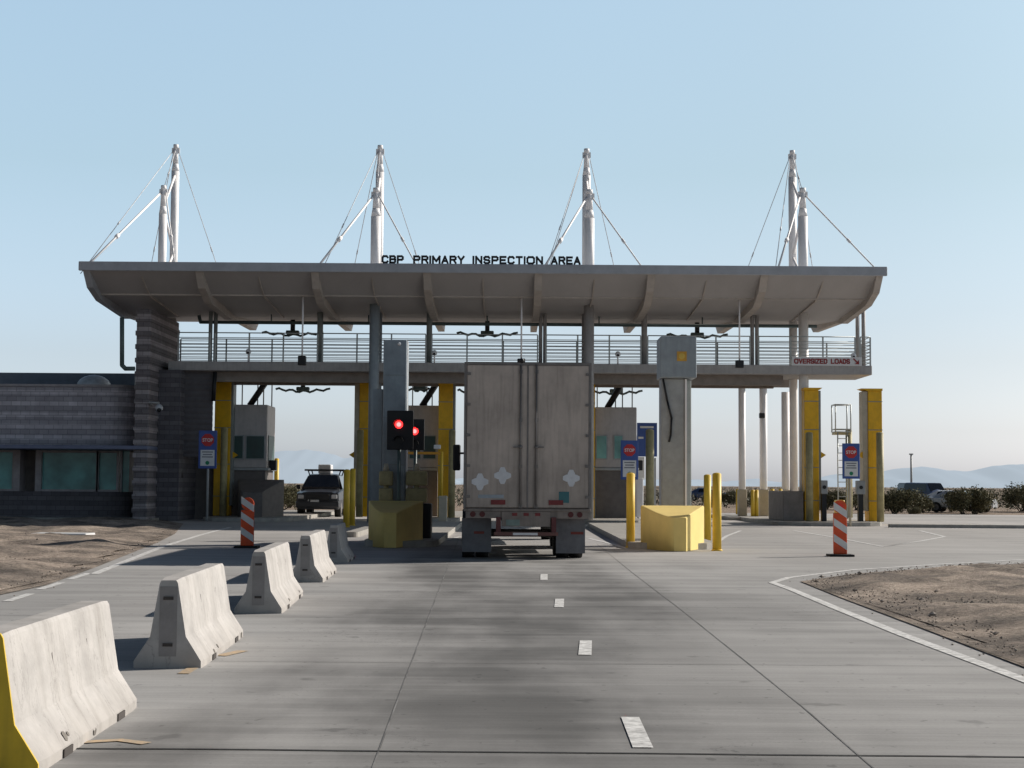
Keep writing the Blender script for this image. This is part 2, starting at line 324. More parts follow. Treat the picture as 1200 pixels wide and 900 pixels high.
# ------------------------------------------------------------------ mesh helpers
class MB:
    def __init__(s): s.bm = bmesh.new()
    def box(s, x0, x1, y0, y1, z0, z1, bev=0.0, seg=1):
        if x0 > x1: x0, x1 = x1, x0
        if y0 > y1: y0, y1 = y1, y0
        if z0 > z1: z0, z1 = z1, z0
        t = bmesh.new()
        vs = [t.verts.new(v) for v in ((x0, y0, z0), (x1, y0, z0), (x1, y1, z0), (x0, y1, z0), (x0, y0, z1), (x1, y0, z1), (x1, y1, z1), (x0, y1, z1))]
        for f in ((3, 2, 1, 0), (4, 5, 6, 7), (0, 1, 5, 4), (1, 2, 6, 5), (2, 3, 7, 6), (3, 0, 4, 7)): t.faces.new([vs[i] for i in f])
        if bev:
            bev = min(bev, .45 * min(x1 - x0, y1 - y0, z1 - z0))
            bmesh.ops.bevel(t, geom=t.edges[:], offset=bev, segments=seg, affect='EDGES', profile=.5)
        s.merge(t); return s
    def merge(s, t):
        me = bpy.data.meshes.new('t'); t.to_mesh(me); t.free(); s.bm.from_mesh(me); bpy.data.meshes.remove(me)
    def tube(s, p0, p1, r, r1=None, n=12, caps=True):
        p0 = Vector(p0); p1 = Vector(p1); r1 = r if r1 is None else r1
        d = (p1 - p0).normalized(); a = Vector((0, 0, 1)) if abs(d.z) < .9 else Vector((1, 0, 0))
        u = d.cross(a).normalized(); v = d.cross(u)
        A = []; B = []
        for i in range(n):
            t = 2 * math.pi * i / n; o = u * math.cos(t) + v * math.sin(t)
            A.append(s.bm.verts.new(p0 + o * r)); B.append(s.bm.verts.new(p1 + o * r1))
        for i in range(n):
            f = s.bm.faces.new((A[i], B[i], B[(i + 1) % n], A[(i + 1) % n])); f.smooth = True
        if caps: s.bm.faces.new(A); s.bm.faces.new(B[::-1])
        return s
    def path(s, pts, r, n=8):
        for a, b in zip(pts, pts[1:]): s.tube(a, b, r, n=n)
        for p in pts[1:-1]: s.ball(p, r * 1.02, 8, 5)
        return s
    def ball(s, c, r, n=12, m=8, sc=(1, 1, 1)):
        mt = Matrix.Translation(Vector(c)) @ Matrix.Diagonal((*sc, 1))
        res = bmesh.ops.create_uvsphere(s.bm, u_segments=n, v_segments=m, radius=r, matrix=mt)
        for v in res['verts']:
            for f in v.link_faces: f.smooth = True
        return s
    def loft(s, rings, cap=True, smooth=False, closed=True):
        V = [[s.bm.verts.new(p) for p in r] for r in rings]; n = len(V[0])
        for a, b in zip(V, V[1:]):
            for i in range(n if closed else n - 1):
                j = (i + 1) % n
                f = s.bm.faces.new((a[i], a[j], b[j], b[i])); f.smooth = smooth
        if cap and closed: s.bm.faces.new(V[0][::-1]); s.bm.faces.new(V[-1])
        return s
    def face(s, pts):
        s.bm.faces.new([s.bm.verts.new(p) for p in pts]); return s
    def prism_x(s, yz, x0, x1): return s.loft([[(x0, y, z) for y, z in yz], [(x1, y, z) for y, z in yz]])
    def prism_y(s, xz, y0, y1): return s.loft([[(x, y0, z) for x, z in xz], [(x, y1, z) for x, z in xz]])
    def prism_z(s, xy, z0, z1): return s.loft([[(x, y, z0) for x, y in xy], [(x, y, z1) for x, y in xy]])
    def disc_y(s, cx, cz, r, y0, y1, n=20, rot=0.0):
        return s.prism_y([(cx + r * math.cos(rot + 2 * math.pi * i / n), cz + r * math.sin(rot + 2 * math.pi * i / n)) for i in range(n)], y0, y1)
    def build(s, name, m, parent=None, kind=None, label=None, cat=None, group=None, fixn=True):
        if fixn: bmesh.ops.recalc_face_normals(s.bm, faces=s.bm.faces[:])
        if parent is not None:
            o0 = parent
            off = Vector((0, 0, 0))
            while o0 is not None: off += o0.location; o0 = o0.parent
            bmesh.ops.translate(s.bm, vec=-off, verts=s.bm.verts[:])
        me = bpy.data.meshes.new(name); s.bm.to_mesh(me); s.bm.free()
        me.materials.append(m); o = bpy.data.objects.new(name, me); COL.objects.link(o)
        if parent is not None: o.parent = parent
        tag(o, label, cat, group, kind); return o
def tag(o, label=None, cat=None, group=None, kind=None):
    if label: o['label'] = label
    if cat: o['category'] = cat
    if group: o['group'] = group
    if kind: o['kind'] = kind
    return o
def thing(name, label, cat, loc, group=None):
    o = bpy.data.objects.new(name, None); o.empty_display_size = .2; COL.objects.link(o); o.location = loc
    return tag(o, label, cat, group)
def centre(o):
    """put a lone mesh's origin at the middle of its base"""
    me = o.data; xs = [v.co.x for v in me.vertices]; ys = [v.co.y for v in me.vertices]; zs = [v.co.z for v in me.vertices]
    c = Vector(((min(xs) + max(xs)) / 2, (min(ys) + max(ys)) / 2, min(zs)))
    me.transform(Matrix.Translation(-c)); o.location = c; return o
def copy_tree(o, parent=None):
    c = o.copy(); COL.objects.link(c)
    if parent is not None: c.parent = parent
    for ch in list(o.children): copy_tree(ch, c)
    return c
def text_mesh(body, x0, x1, z0, z1, y, m, name, parent=None, depth=.01, bold=0.0, spacing=1.0, roll=0.0, **kw):
    cu = bpy.data.curves.new('t', 'FONT'); cu.body = body; cu.size = 1; cu.extrude = .02; cu.offset = bold; cu.space_character = spacing
    to = bpy.data.objects.new('t', cu); COL.objects.link(to)
    dg = bpy.context.evaluated_depsgraph_get(); dg.update()
    me = bpy.data.meshes.new_from_object(to.evaluated_get(dg)); bpy.data.objects.remove(to); bpy.data.curves.remove(cu)
    xs = [v.co.x for v in me.vertices]; ys = [v.co.y for v in me.vertices]; zs = [v.co.z for v in me.vertices]
    a, b, c, d, e, f = min(xs), max(xs), min(ys), max(ys), min(zs), max(zs)
    for v in me.vertices:
        X = x0 + (v.co.x - a) / (b - a) * (x1 - x0); Z = z0 + (v.co.y - c) / (d - c) * (z1 - z0); Y = y - (v.co.z - e) / (f - e) * depth
        v.co = (X, Y, Z)
    bm = MB(); bm.bm.from_mesh(me); bpy.data.meshes.remove(me)
    return bm.build(name, m, parent, fixn=False, **kw)

GL = {'C': [[(1,.82),(.8,1),(.2,1),(0,.8),(0,.2),(.2,0),(.8,0),(1,.18)]], 'B': [[(0,0),(0,1),(.75,1),(.95,.86),(.95,.64),(.75,.52),(0,.52)],[(.75,.52),(1,.4),(1,.13),(.78,0),(0,0)]],
 'P': [[(0,0),(0,1),(.78,1),(1,.85),(1,.6),(.78,.45),(0,.45)]], 'R': [[(0,0),(0,1),(.78,1),(1,.85),(1,.64),(.78,.5),(0,.5)],[(.6,.5),(1,0)]], 'I': [[(.5,0),(.5,1)]],
 'M': [[(0,0),(0,1),(.5,.25),(1,1),(1,0)]], 'A': [[(0,0),(.5,1),(1,0)],[(.2,.3),(.8,.3)]], 'Y': [[(0,1),(.5,.45),(1,1)],[(.5,.45),(.5,0)]], 'N': [[(0,0),(0,1),(1,0),(1,1)]],
 'S': [[(.97,.82),(.78,1),(.22,1),(.02,.84),(.02,.66),(.2,.54),(.8,.46),(.98,.34),(.98,.16),(.78,0),(.22,0),(.02,.18)]], 'E': [[(1,1),(0,1),(0,0),(1,0)],[(0,.5),(.85,.5)]],
 'T': [[(0,1),(1,1)],[(.5,1),(.5,0)]], 'O': [[(.2,0),(0,.2),(0,.8),(.2,1),(.8,1),(1,.8),(1,.2),(.8,0),(.2,0)]], 'V': [[(0,1),(.5,0),(1,1)]], 'Z': [[(0,1),(1,1),(0,0),(1,0)]],
 'D': [[(0,0),(0,1),(.7,1),(1,.75),(1,.25),(.7,0),(0,0)]], 'L': [[(0,1),(0,0),(1,0)]]}
def block_word(body, x0, x1, z0, z1, y, m, parent, depth=.08, wt=.235, gap=.46):
    H = z1 - z0; tk = H * wt; widths = [(.001 if ch == 'I' else 1.12 if ch in 'MO' else .9) for ch in body]
    tot = sum(widths) + gap * (len(body) - 1); unit = (x1 - x0 - tk) / tot; b = MB(); cx = x0 + tk / 2; k = 0
    for ch, w_ in zip(body, widths):
        for st_ in GL[ch]:
            pts = [Vector((cx + (p[0] * w_ if ch != 'I' else 0) * unit, 0, z0 + tk / 2 + p[1] * (H - tk))) for p in st_]
            for a, c in zip(pts, pts[1:]):
                d = (c - a).normalized(); n_ = Vector((d.z, 0, -d.x)) * (tk / 2); a2 = a - d * tk * .42; c2 = c + d * tk * .42; k += 1
                b.prism_y([((a2 + n_).x, (a2 + n_).z), ((c2 + n_).x, (c2 + n_).z), ((c2 - n_).x, (c2 - n_).z), ((a2 - n_).x, (a2 - n_).z)], y - depth - .0006 * (k % 9), y + .0005 * (k % 9))
        cx += (w_ + gap) * unit
    return b.build('word', m, parent)

# ------------------------------------------------------------------ world and sun
ELEV = 29.6; AZ = 63.4     # azimuth clockwise from +Y
w = bpy.data.worlds.new('World'); scene.world = w; w.use_nodes = True
nt = w.node_tree; bg = nt.nodes['Background']
sky = nt.nodes.new('ShaderNodeTexSky'); sky.sky_type = 'NISHITA'; sky.sun_disc = False
sky.sun_elevation = R(ELEV); sky.sun_rotation = R(AZ); sky.altitude = 0; sky.air_density = 1.0; sky.dust_density = 2.0; sky.ozone_density = 1.6
hs = nt.nodes.new('ShaderNodeHueSaturation'); hs.inputs['Saturation'].default_value = .62; hs.inputs['Value'].default_value = 1.0
# clear desert air: pale towards the horizon, deeper and darker overhead and away from the sun
wl = nt.links.new
tcw = nt.nodes.new('ShaderNodeTexCoord'); sx = nt.nodes.new('ShaderNodeSeparateXYZ'); wl(tcw.outputs['Generated'], sx.inputs[0])
rp = nt.nodes.new('ShaderNodeValToRGB'); wl(sx.outputs[2], rp.inputs[0]); E = rp.color_ramp.elements
E[0].position = 0.0; E[0].color = (1.62, 1.84, 2.36, 1); E[1].position = 1.0; E[1].color = (.10, .13, .19, 1)
for p_, c_ in ((.035, (1.28, 1.40, 1.70, 1)), (.08, (1.12, 1.20, 1.36, 1)), (.14, (1.06, 1.18, 1.26, 1)), (.20, (1.0, 1.16, 1.18, 1)), (.31, (1.10, 1.30, 1.32, 1)), (.40, (.50, .60, .68, 1)), (.60, (.16, .20, .27, 1))):
    e_ = E.new(p_); e_.color = c_
dt = nt.nodes.new('ShaderNodeVectorMath'); dt.operation = 'DOT_PRODUCT'; wl(tcw.outputs['Generated'], dt.inputs[0]); dt.inputs[1].default_value = (.89, .45, 0)
mrw = nt.nodes.new('ShaderNodeFloatCurve'); cvp = mrw.mapping.curves[0].points
cvp[0].location = (0, .30); cvp[1].location = (1, .62)
for p_ in ((.28, .38), (.50, 1.12), (.57, 1.04), (.72, .86), (.85, .68)): cvp.new(*p_)
mrw.mapping.update()
mad = nt.nodes.new('ShaderNodeMath'); mad.operation = 'MULTIPLY_ADD'; mad.inputs[1].default_value = .5; mad.inputs[2].default_value = .5
wl(dt.outputs['Value'], mad.inputs[0]); wl(mad.outputs[0], mrw.inputs['Value'])
sc1 = nt.nodes.new('ShaderNodeVectorMath'); sc1.operation = 'MULTIPLY'; sc2 = nt.nodes.new('ShaderNodeVectorMath'); sc2.operation = 'SCALE'
wl(sky.outputs[0], hs.inputs['Color']); wl(hs.outputs[0], sc1.inputs[0]); wl(rp.outputs[0], sc1.inputs[1]); wl(sc1.outputs[0], sc2.inputs[0]); wl(mrw.outputs[0], sc2.inputs['Scale'])
wl(sc2.outputs[0], bg.inputs[0]); bg.inputs[1].default_value = .15
sl = bpy.data.lights.new('sun', 'SUN'); sl.energy = 5.0; sl.angle = R(.6); sl.color = (1, .93, .84)
so = bpy.data.objects.new('sun', sl); COL.objects.link(so)
S = Vector((math.sin(R(AZ)) * math.cos(R(ELEV)), math.cos(R(AZ)) * math.cos(R(ELEV)), math.sin(R(ELEV))))
so.rotation_euler = (-S).to_track_quat('-Z', 'Y').to_euler(); so.location = S * 50 + Vector((0, 0, 20))
scene.view_settings.view_transform = 'Standard'; scene.view_settings.look = 'None'; scene.view_settings.exposure = 0

# ------------------------------------------------------------------ ground
def grid(name, m, fx, nx, ny, kind='structure'):
    b = MB(); V = [[b.bm.verts.new(fx(i / nx, j / ny)) for i in range(nx + 1)] for j in range(ny + 1)]
    for j in range(ny):
        for i in range(nx):
            f = b.bm.faces.new((V[j][i], V[j][i + 1], V[j + 1][i + 1], V[j + 1][i])); f.smooth = True
    return b.build(name, m, kind=kind, fixn=False)
def ft(u, v):
    X = (u * 2 - 1); X = math.copysign(abs(X) ** 3, X) * 16000
    Y = -60 + (v ** 3.2) * 24000
    z = -.06
    if Y > 98: z += .35 * noise.noise(Vector((X * .02, Y * .02, 0))) * min(1, (Y - 98) / 40)
    return (X, Y, z)
grid('desert_ground', M['desert'], ft, 120, 120)
b = MB(); b.box(-60, 75, -20, 92, -.3, 0)
b.build('road', M['road'], kind='structure')

def ribbon(pts, wd, z, bm=None, side=0):
    bm = bm or MB(); L = []
    for i, p in enumerate(pts):
        a = pts[max(0, i - 1)]; c = pts[min(len(pts) - 1, i + 1)]
        d = Vector((c.x - a.x, c.y - a.y, 0)).normalized(); n = Vector((-d.y, d.x, 0))
        L.append((p + n * (wd / 2 + side), p - n * (wd / 2 - side)))
    for (a, c), (e, f) in zip(L, L[1:]):
        bm.face([(a.x, a.y, z), (c.x, c.y, z), (f.x, f.y, z), (e.x, e.y, z)])
    return bm
# joints between slabs
for pl in ([(436, 902), (475, 796), (515, 690), (537, 632)], [(1030, 906), (940, 828), (860, 764), (800, 716), (742, 672), (700, 638)]):
    ribbon([G(*p) for p in pl], .011, .003).build('pavement_joint', M['joint'], kind='structure', fixn=False)
b = MB()
yy = gy(600, 882)
pts = [Vector((x, yy + .025 * noise.noise(Vector((x * .9, 3, 0))) - .014 * x, 0)) for x in [i * .5 - 20 for i in range(81)]]
ribbon(pts, .034, .004, b); b.build('pavement_joint', M['jointd'], kind='structure'); b = MB()
for k in range(1, 9):
    y2 = yy + 4.6 * k
    ribbon([Vector((-20, y2, 0)), Vector((20, y2, 0))], .012, .004, b)
b.build('pavement_joint', M['joint'], kind='structure')
# painted markings
def line(px, wd, name='lane_marking', m='paintw', z=.006):
    return ribbon([G(*p) for p in px], wd, z).build(name, M[m], kind='structure', fixn=False)
for a, c, wl in (((727, 841), (765, 877), .15), ((679, 751), (693, 768), .16), ((650, 702), (661, 712), .16), ((633, 673), (642, 680), .16)):
    p = G(*a); q = G(*c); mx = (p.x + q.x) / 2
    w0 = {841: 27, 751: 18, 702: 14, 673: 11}[a[1]]
    wid = w0 / F * ((p.y + q.y) / 2)
    ribbon([Vector((G(a[0] + w0 * .42, a[1]).x, p.y, 0)), Vector((G(c[0] - w0 * .42, c[1]).x, q.y, 0))], .125, .006).build('lane_dash', M['paintw'], kind='structure', fixn=False)
line([(1330, 846), (1200, 797), (1060, 745), (980, 713), (925, 690), (905, 683), (925, 677), (1000, 668), (1100, 661.5), (1200, 656), (1400, 648)], .14)
line([(110, 673), (150, 657), (190, 641), (235, 627), (270, 618)], .16)
for a, c in (((-40, 719), (-8, 711)), ((8, 705), (36, 696)), ((46, 691), (72, 683)), ((82, 679), (104, 672))): line([a, c], .13)
line([(930, 622), (985, 631), (1036, 641), (1080, 634), (1107, 629), (1078, 622)], .14)
line([(690, 631), (715, 637), (735, 643)], .14)
line([(500, 638), (540, 629)], .14)
line([(840, 636), (852, 628), (868, 622)], .12)
line([(90, 871), (140, 868), (172, 872)], .09, 'paint_mark', 'painto')
line([(258, 769), (285, 763)], .12, 'paint_mark', 'painto')
line([(215, 790), (228, 782)], .10, 'paint_mark', 'painto')

# bare-earth verges
def verge(name, poly, h, sd, step=.30):
    xs = [p.x for p in poly]; ys = [p.y for p in poly]
    b = MB(); t = b.bm
    f = t.faces.new([t.verts.new((p.x, p.y, .012)) for p in poly])
    bmesh.ops.triangulate(t, faces=[f])
    def inside(x, y):
        c = False; n = len(poly)
        for i in range(n):
            a = poly[i]; d = poly[(i + 1) % n]
            if (a.y > y) != (d.y > y) and x < (d.x - a.x) * (y - a.y) / (d.y - a.y) + a.x: c = not c
        return c
    def dist(x, y):
        m = 1e9; p = Vector((x, y)); n = len(poly)
        for i in range(n):
            a = Vector(poly[i][:2]); e = Vector(poly[(i + 1) % n][:2]) - a
            k = max(0, min(1, (p - a).dot(e) / e.length_squared)); m = min(m, (p - a - e * k).length)
        return m
    nx = int((max(xs) - min(xs)) / step); ny = int((max(ys) - min(ys)) / step); V = {}
    for j in range(ny + 1):
        for i in range(nx + 1):
            x = min(xs) + i * step; y = min(ys) + j * step
            if inside(x, y):
                k = min(1, dist(x, y) / 1.0)
                z = .014 + k ** 1.6 * h * (.55 + .9 * noise.noise(Vector((x * .45, y * .45, sd))) + .5 * noise.noise(Vector((x * 1.7, y * 1.7, sd))) + .28 * noise.noise(Vector((x * 5, y * 5, sd))))
                z += k * .06 * math.sin((x * .5 + y) * 3.1 + 2.2 * noise.noise(Vector((x * .25, y * .25, 9)))) * max(0, noise.noise(Vector((x * .2, y * .2, 4))) + .15)
                V[i, j] = t.verts.new((x, y, max(.014, z)))
    for (i, j) in list(V):
        q = [V.get(k) for k in ((i, j), (i + 1, j), (i + 1, j + 1), (i, j + 1))]
        if all(q): ff = t.faces.new(q); ff.smooth = True
    return b.build(name, M['dirt'], kind='structure', fixn=False), inside
polyR = [G(938, 682), G(1000, 673), G(1100, 665.5), G(1200, 661), G(1500, 652), G(1650, 960), G(1400, 850), G(1200, 783), G(1075, 735), G(985, 701)]
vr, insR = verge('dirt_verge', polyR, .14, 2.0, .24)
polyL = [G(-20, 702), G(55, 686), G(110, 666), G(150, 650), G(185, 636), G(205, 626), G(215, 614), Vector((-14.6, 64.9, 0)), Vector((-45, 64.9, 0)), Vector((-45, 30, 0)), G(-300, 720)]
vl, insL = verge('dirt_verge', polyL, .16, 5.0, .4)
b = MB()
for ins, rng, cnt in ((insR, (4, 24, 11, 34), 22000), (insL, (-22, -6, 19, 50), 8000)):
    n = 0
    while n < cnt:
        x = random.uniform(rng[0], rng[1]); y = random.uniform(rng[2], rng[3]); n += 1
        if not (ins(x, y) or (random.random() < .25 and ins(x + random.uniform(-.35, .35), y + random.uniform(-.35, .35)))): continue
        s_ = random.uniform(.007, .022) * (2.6 if random.random() < .02 else 1)
        cx_, cy_, cz_ = x, y, (.04 + random.random() * .03) if ins(x, y) else .008; th = random.random() * 3; sy_ = random.uniform(.6, 1); sz_ = random.uniform(.4, .8)
        vv = [b.bm.verts.new((cx_ + s_ * math.cos(th + k * math.pi / 2.5) * random.uniform(.8, 1.1), cy_ + s_ * sy_ * math.sin(th + k * math.pi / 2.5) * random.uniform(.8, 1.1), cz_)) for k in range(5)]
        tp_ = b.bm.verts.new((cx_ + random.uniform(-.3, .3) * s_, cy_, cz_ + s_ * sz_)); bt_ = b.bm.verts.new((cx_, cy_, cz_ - s_ * sz_))
        for k in range(5): b.bm.faces.new((vv[k], vv[(k + 1) % 5], tp_)); b.bm.faces.new((vv[(k + 1) % 5], vv[k], bt_))
b.build('gravel', M['stonechip'], fixn=False, kind='stuff', label='loose stones scattered over the bare dirt verges', cat='gravel')

# kerbed islands under the booths
def island(px0, px1, Y0, Y1, label, zt=.16):
    x0 = PXX(px0, Y0); x1 = PXX(px1, Y0); r = (x1 - x0) / 2
    pts = []
    for i in range(9):
        a = math.pi + math.pi * i / 8; pts.append(((x0 + x1) / 2 + r * math.cos(a), Y0 + min(r, 1.2) + min(r, 1.2) * math.sin(a)))
    pts += [(x1, Y1), (x0, Y1)]
    o = MB().prism_z(pts, .002, zt).build('kerb_island', M['concrete'], kind='structure'); return o
island(738, 846, 38.6, 60, ''); island(424, 512, 38.9, 60, ''); island(232, 340, 63.5, 82, ''); island(486, 536, 63.5, 82, ''); island(684, 760, 63.0, 82, '')
island(910, 1041, gy(1000, 617), 78, ''); island(405, 420, 46, 82, '')
b = MB(); b.box(PXX(845, 75), PXX(1040, 62), 72.5, 80, .002, .15, .02); b.build('kerb_island', M['concrete'], kind='structure')
# far kerb, service road shoulder
line([(1040, 608), (1100, 610), (1195, 617)], .15)
b = MB(); ribbon([Vector((PXX(1040, 61.5), 61.6, 0)), Vector((60, 59, 0))], .16, .0, b)
pp = [(PXX(1042, 61.5), 61.5), (60, 58.8), (60, 59.0), (PXX(1042, 61.5), 61.75)]
b2 = MB().prism_z(pp, 0.002, .13); b2.build('kerb', M['concrete'], kind='structure'); b.bm.free()

# ------------------------------------------------------------------ mountains
def ridge(name, x0, x1, Y, base, amp, sd, pk):
    n = 160; b = MB(); rows = []
    for j, (dy, k) in enumerate(((0, 0), (500, .35), (1100, .72), (1700, 1), (3200, .3), (4200, -.1))):
        row = []
        for i in range(n + 1):
            x = x0 + (x1 - x0) * i / n; u = i / n
            h = base + amp * (noise.noise(Vector((x * .0011, sd, 0))) + .5 * noise.noise(Vector((x * .0031, sd, 3))) + .22 * noise.noise(Vector((x * .009, sd, 5))))
            for (c, wd, hh) in pk: h += hh * math.exp(-((x - c) / wd) ** 2)
            h *= min(1, u * 8, (1 - u) * 8)
            q = k * h + (60 * noise.noise(Vector((x * .004, j * 1.7, sd))) if 0 < j < 3 else 0)
            row.append(b.bm.verts.new((x, Y + dy, max(q, -5) if j else -5)))
        rows.append(row)
    for a, c in zip(rows, rows[1:]):
        for i in range(n): f = b.bm.faces.new((a[i], a[i + 1], c[i + 1], c[i])); f.smooth = True
    return b.build(name, M['mount'], kind='structure', fixn=False)
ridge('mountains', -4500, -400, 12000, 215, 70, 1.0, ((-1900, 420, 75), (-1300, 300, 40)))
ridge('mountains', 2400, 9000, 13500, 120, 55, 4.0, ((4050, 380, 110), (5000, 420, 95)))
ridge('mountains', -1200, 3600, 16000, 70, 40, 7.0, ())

# ------------------------------------------------------------------ roof canopy
YF, YB, YV, YR = 60.0, 62.0, 67.5, 75.0
xl, xr = PXX(92, YF, 306), PXX(1040, YF, 314)
zc = lambda py, Y: PZ(600, py, Y)
zF = zc(319, YF); zTop = zc(309.5, YF); zBend = zc(348, YB); zV = zc(373.5, YV)
prof = [(YF + .15, zF), (YB, zBend), (YV, zV), (YR - 2, zBend + .05), (YR - .15, zF)]
roof = thing('canopy_roof', 'long grey swept canopy roof with upturned edges over the inspection lanes', 'roof', ((xl + xr) / 2, 67, zV))
b = MB(); poly = [(y, z) for y, z in prof] + [(y, z + .16) for y, z in reversed(prof)]
b.prism_x(poly, xl + .25, xr - .25); b.build('soffit', M['soffit'], roof)
b = MB(); b.box(xl, xr, YF, YF + .14, zF - .04, zTop, .02); b.box(xl, xr, YR - .14, YR, zF - .04, zTop, .02)
b.build('fascia', M['roof'], roof)
b = MB(); b.prism_x([(YF + .2, zTop - .02), (YV, zV + .5), (YR - .2, zTop - .02), (YR - .2, zTop - .1), (YV, zV + .42), (YF + .2, zTop - .1)], xl + .3, xr - .3)
b.build('roof_sheet', M['roof'], roof)
# drip flashing and purlin lines along the soffit
b = MB()
for yy_, zz in ((YB - .05, zBend),):
    b.box(xl + .3, xr - .3, yy_, yy_ + .09, zz - .04, zz + .06)
b.build('purlin', M['rafter'], roof)
def raf(x, w_, d1=.34, mt='rafter', nm='rafter'):
    lo = [(YF + .25, zF - .10), (YF + .8, zF - .62), (YB + .15, zBend - d1), (YV - .9, zV - .22), (YV, zV - .10), (YR - 2, zBend - d1), (YR - .25, zF - .1)]
    hi = [(y, z + .02) for y, z in reversed(prof)]
    MB().prism_x(lo + hi, x - w_ / 2, x + w_ / 2).build(nm, M[mt], roof)
rx = [PXX(p, YF, 320) for p in (232, 368, 500, 631, 764, 897)]
for x in rx: raf(x, .30)
raf(xl + .26, .26, .25, 'roof'); raf(xr - .26, .26, .25)
for a, c in zip([xl] + rx, rx + [xr]):
    x = (a + c) / 2; b = MB(); b.prism_x([(YF + .3, zF - .02), (YF + 1.2, zF - .5), (YB + .2, zBend - .10), (YV, zV - .06), (YV, zV + .02), (YB, zBend + .02), (YF + .3, zF + .05)], x - .025, x + .025)
    b.build('rib', M['rafter'], roof)
# drop pipe at the left end and lateral pipe
Yp = 66.8
b = MB(); pz = zc(380, Yp)
b.path([(PXX(233, Yp, 376), Yp, pz + .3), (PXX(235, Yp, 379), Yp, pz), (PXX(957, Yp, 380), Yp, pz)], .075, 10)
for p in (318, 432, 571, 702, 823): x = PXX(p, Yp, 378); b.tube((x, Yp, pz), (x, Yp, zV + .05), .03)
b.build('drain_pipe', M['pipe'], roof)
Yd = 62.6
b = MB(); b.path([P(143, 372, Yd), P(143, 428, Yd), P(147, 432, Yd), P(158, 432, Yd)], .09, 10); b.build('downpipe', M['pipe'], roof)
# lettering standing on the roof edge
g_ = thing('roof_lettering', 'black capital letters reading CBP PRIMARY INSPECTION AREA along the roof edge', 'sign', (PXX(564, YF, 305), YF + .1, zTop))
za, zb = PZ(564, 309.2, YF), PZ(564, 299.5, YF)
for t_, p0, p1 in (('CBP', 447, 473), ('PRIMARY', 484, 544.5), ('INSPECTION', 553.5, 636.5), ('AREA', 645.5, 680.5)):
    block_word(t_, PXX(p0, YF, 305), PXX(p1, YF, 305), za, zb, YF + .12, M['letter'], g_)

# ------------------------------------------------------------------ deck with railing
xd0, xd1 = PXX(197, 65, 430), PXX(1022, 65, 430)
zD1, zD0 = zc(425.5, 65), zc(436.5, 65)
deck = thing('walkway_deck', 'elevated steel walkway with horizontal bar railing below the canopy roof', 'walkway', ((xd0 + xd1) / 2, 66, zD0))
b = MB(); xb = PXX(908, 65, 430)
b.box(xd0, xd1, 65, 68.2, zD0, zD1, .02); b.build('deck_slab', M['deck'], deck)
b = MB(); zL = zc(449.5, 65.6)
xe0, xe1 = PXX(250, 65.6, 445), PXX(916, 65.6, 445)
for y in (65.6, 67.6): b.box(xe0, xe1, y, y + .25, zL, zD0 - .003)
for k in range(9): x = xe0 + (xe1 - xe0) * k / 8; b.box(x - .1, x + .1, 65.86, 67.59, zL + .1, zD0 - .003)
b.build('support_beam', M['beam'], deck)
b = MB(); b.box(PXX(250, 75), PXX(930, 75), 75, 75.3, 6.45, 6.85); b.build('rear_beam', M['beam'], deck)
def railing(x0, x1, y, n):
    b = MB(); h = 1.22
    for k in range(8):
        z = zD1 + h - (0 if k == 0 else .06 + .148 * k)
        b.tube((x0, y, z), (x1, y, z), .026 if k == 0 else .017, n=6)
    b.build('railing', M['rail'], deck)
    for k in range(n + 1):
        x = x0 + (x1 - x0) * k / n; MB().box(x - .03, x + .03, y - .03, y + .03, zD1, zD1 + h - .02).build('railing_post', M['rail'], deck)
seg = [(209, 246, 1), (252, 372, 3), (378, 499, 3), (506, 630, 3), (640, 751, 3), (759, 879, 3)]
for a, c, n in seg: railing(PXX(a, 65.1, 410), PXX(c, 65.1, 410), 65.1, n)
railing(PXX(889, 65.1, 410), PXX(1002, 65.1, 410), 65.1, 3)
railing(PXX(1008, 65.1, 410), xd1 - .05, 65.1, 1)
for a, c in zip([209] + [375, 502, 635, 755, 885], [375, 502, 635, 755, 885, 1012]): railing(PXX(a, 68, 410) + .1, PXX(c, 68, 410) - .1, 68.0, 3)
b = MB()
for k in range(8):
    z = zD1 + 1.22 - (0 if k == 0 else .06 + .148 * k); b.tube((xd1 - .05, 65.1, z), (xd1 - .05, 68, z), .018, n=6)
b.build('end_railing', M['rail'], deck)
# slender posts carrying the roof from the deck
for p in (246.5, 252.5, 375, 503, 633.5, 638.5, 755, 881.5, 887, 1005, 1012):
    Y = 66.2
    x = PXX(p, Y, 400); rr = .085 if p not in (375, 503, 755) else .13
    MB().tube((x, Y, zD1), (x, Y, zV + .55), rr, n=10).build('post', M['post'] if p < 620 else M['deck'], deck)

# oversized loads sign on the deck front
sg = thing('hanging_sign', 'white strip sign with dark red letters OVERSIZED LOADS and arrow', 'sign', (PXX(970, 64.95, 424), 64.94, PZ(970, 428, 64.95)))
MB().box(PXX(928, 64.95, 424), PXX(1010, 64.95, 424), 64.93, 64.995, PZ(970, 428.6, 64.95), PZ(970, 418.4, 64.95)).build('panel', M['signwhite'], sg)
for w_, a_, c_ in (('OVERSIZED', 930.5, 969.5), ('LOADS', 973.5, 996)):
    block_word(w_, PXX(a_, 64.95, 424), PXX(c_, 64.95, 424), PZ(970, 426.5, 64.95), PZ(970, 420.5, 64.95), 64.925, M['darkred'], sg, depth=.01, wt=.22)
cx, cz = PXX(1003, 64.95, 424), PZ(1003, 423.5, 64.95); b = MB()
s_ = .13
b.prism_y([(cx - s_, cz + s_ * .75), (cx - s_ * .7, cz + s_), (cx + s_ * .5, cz - s_ * .2), (cx + s_ * .2, cz - s_ * .5)], 64.905, 64.925)
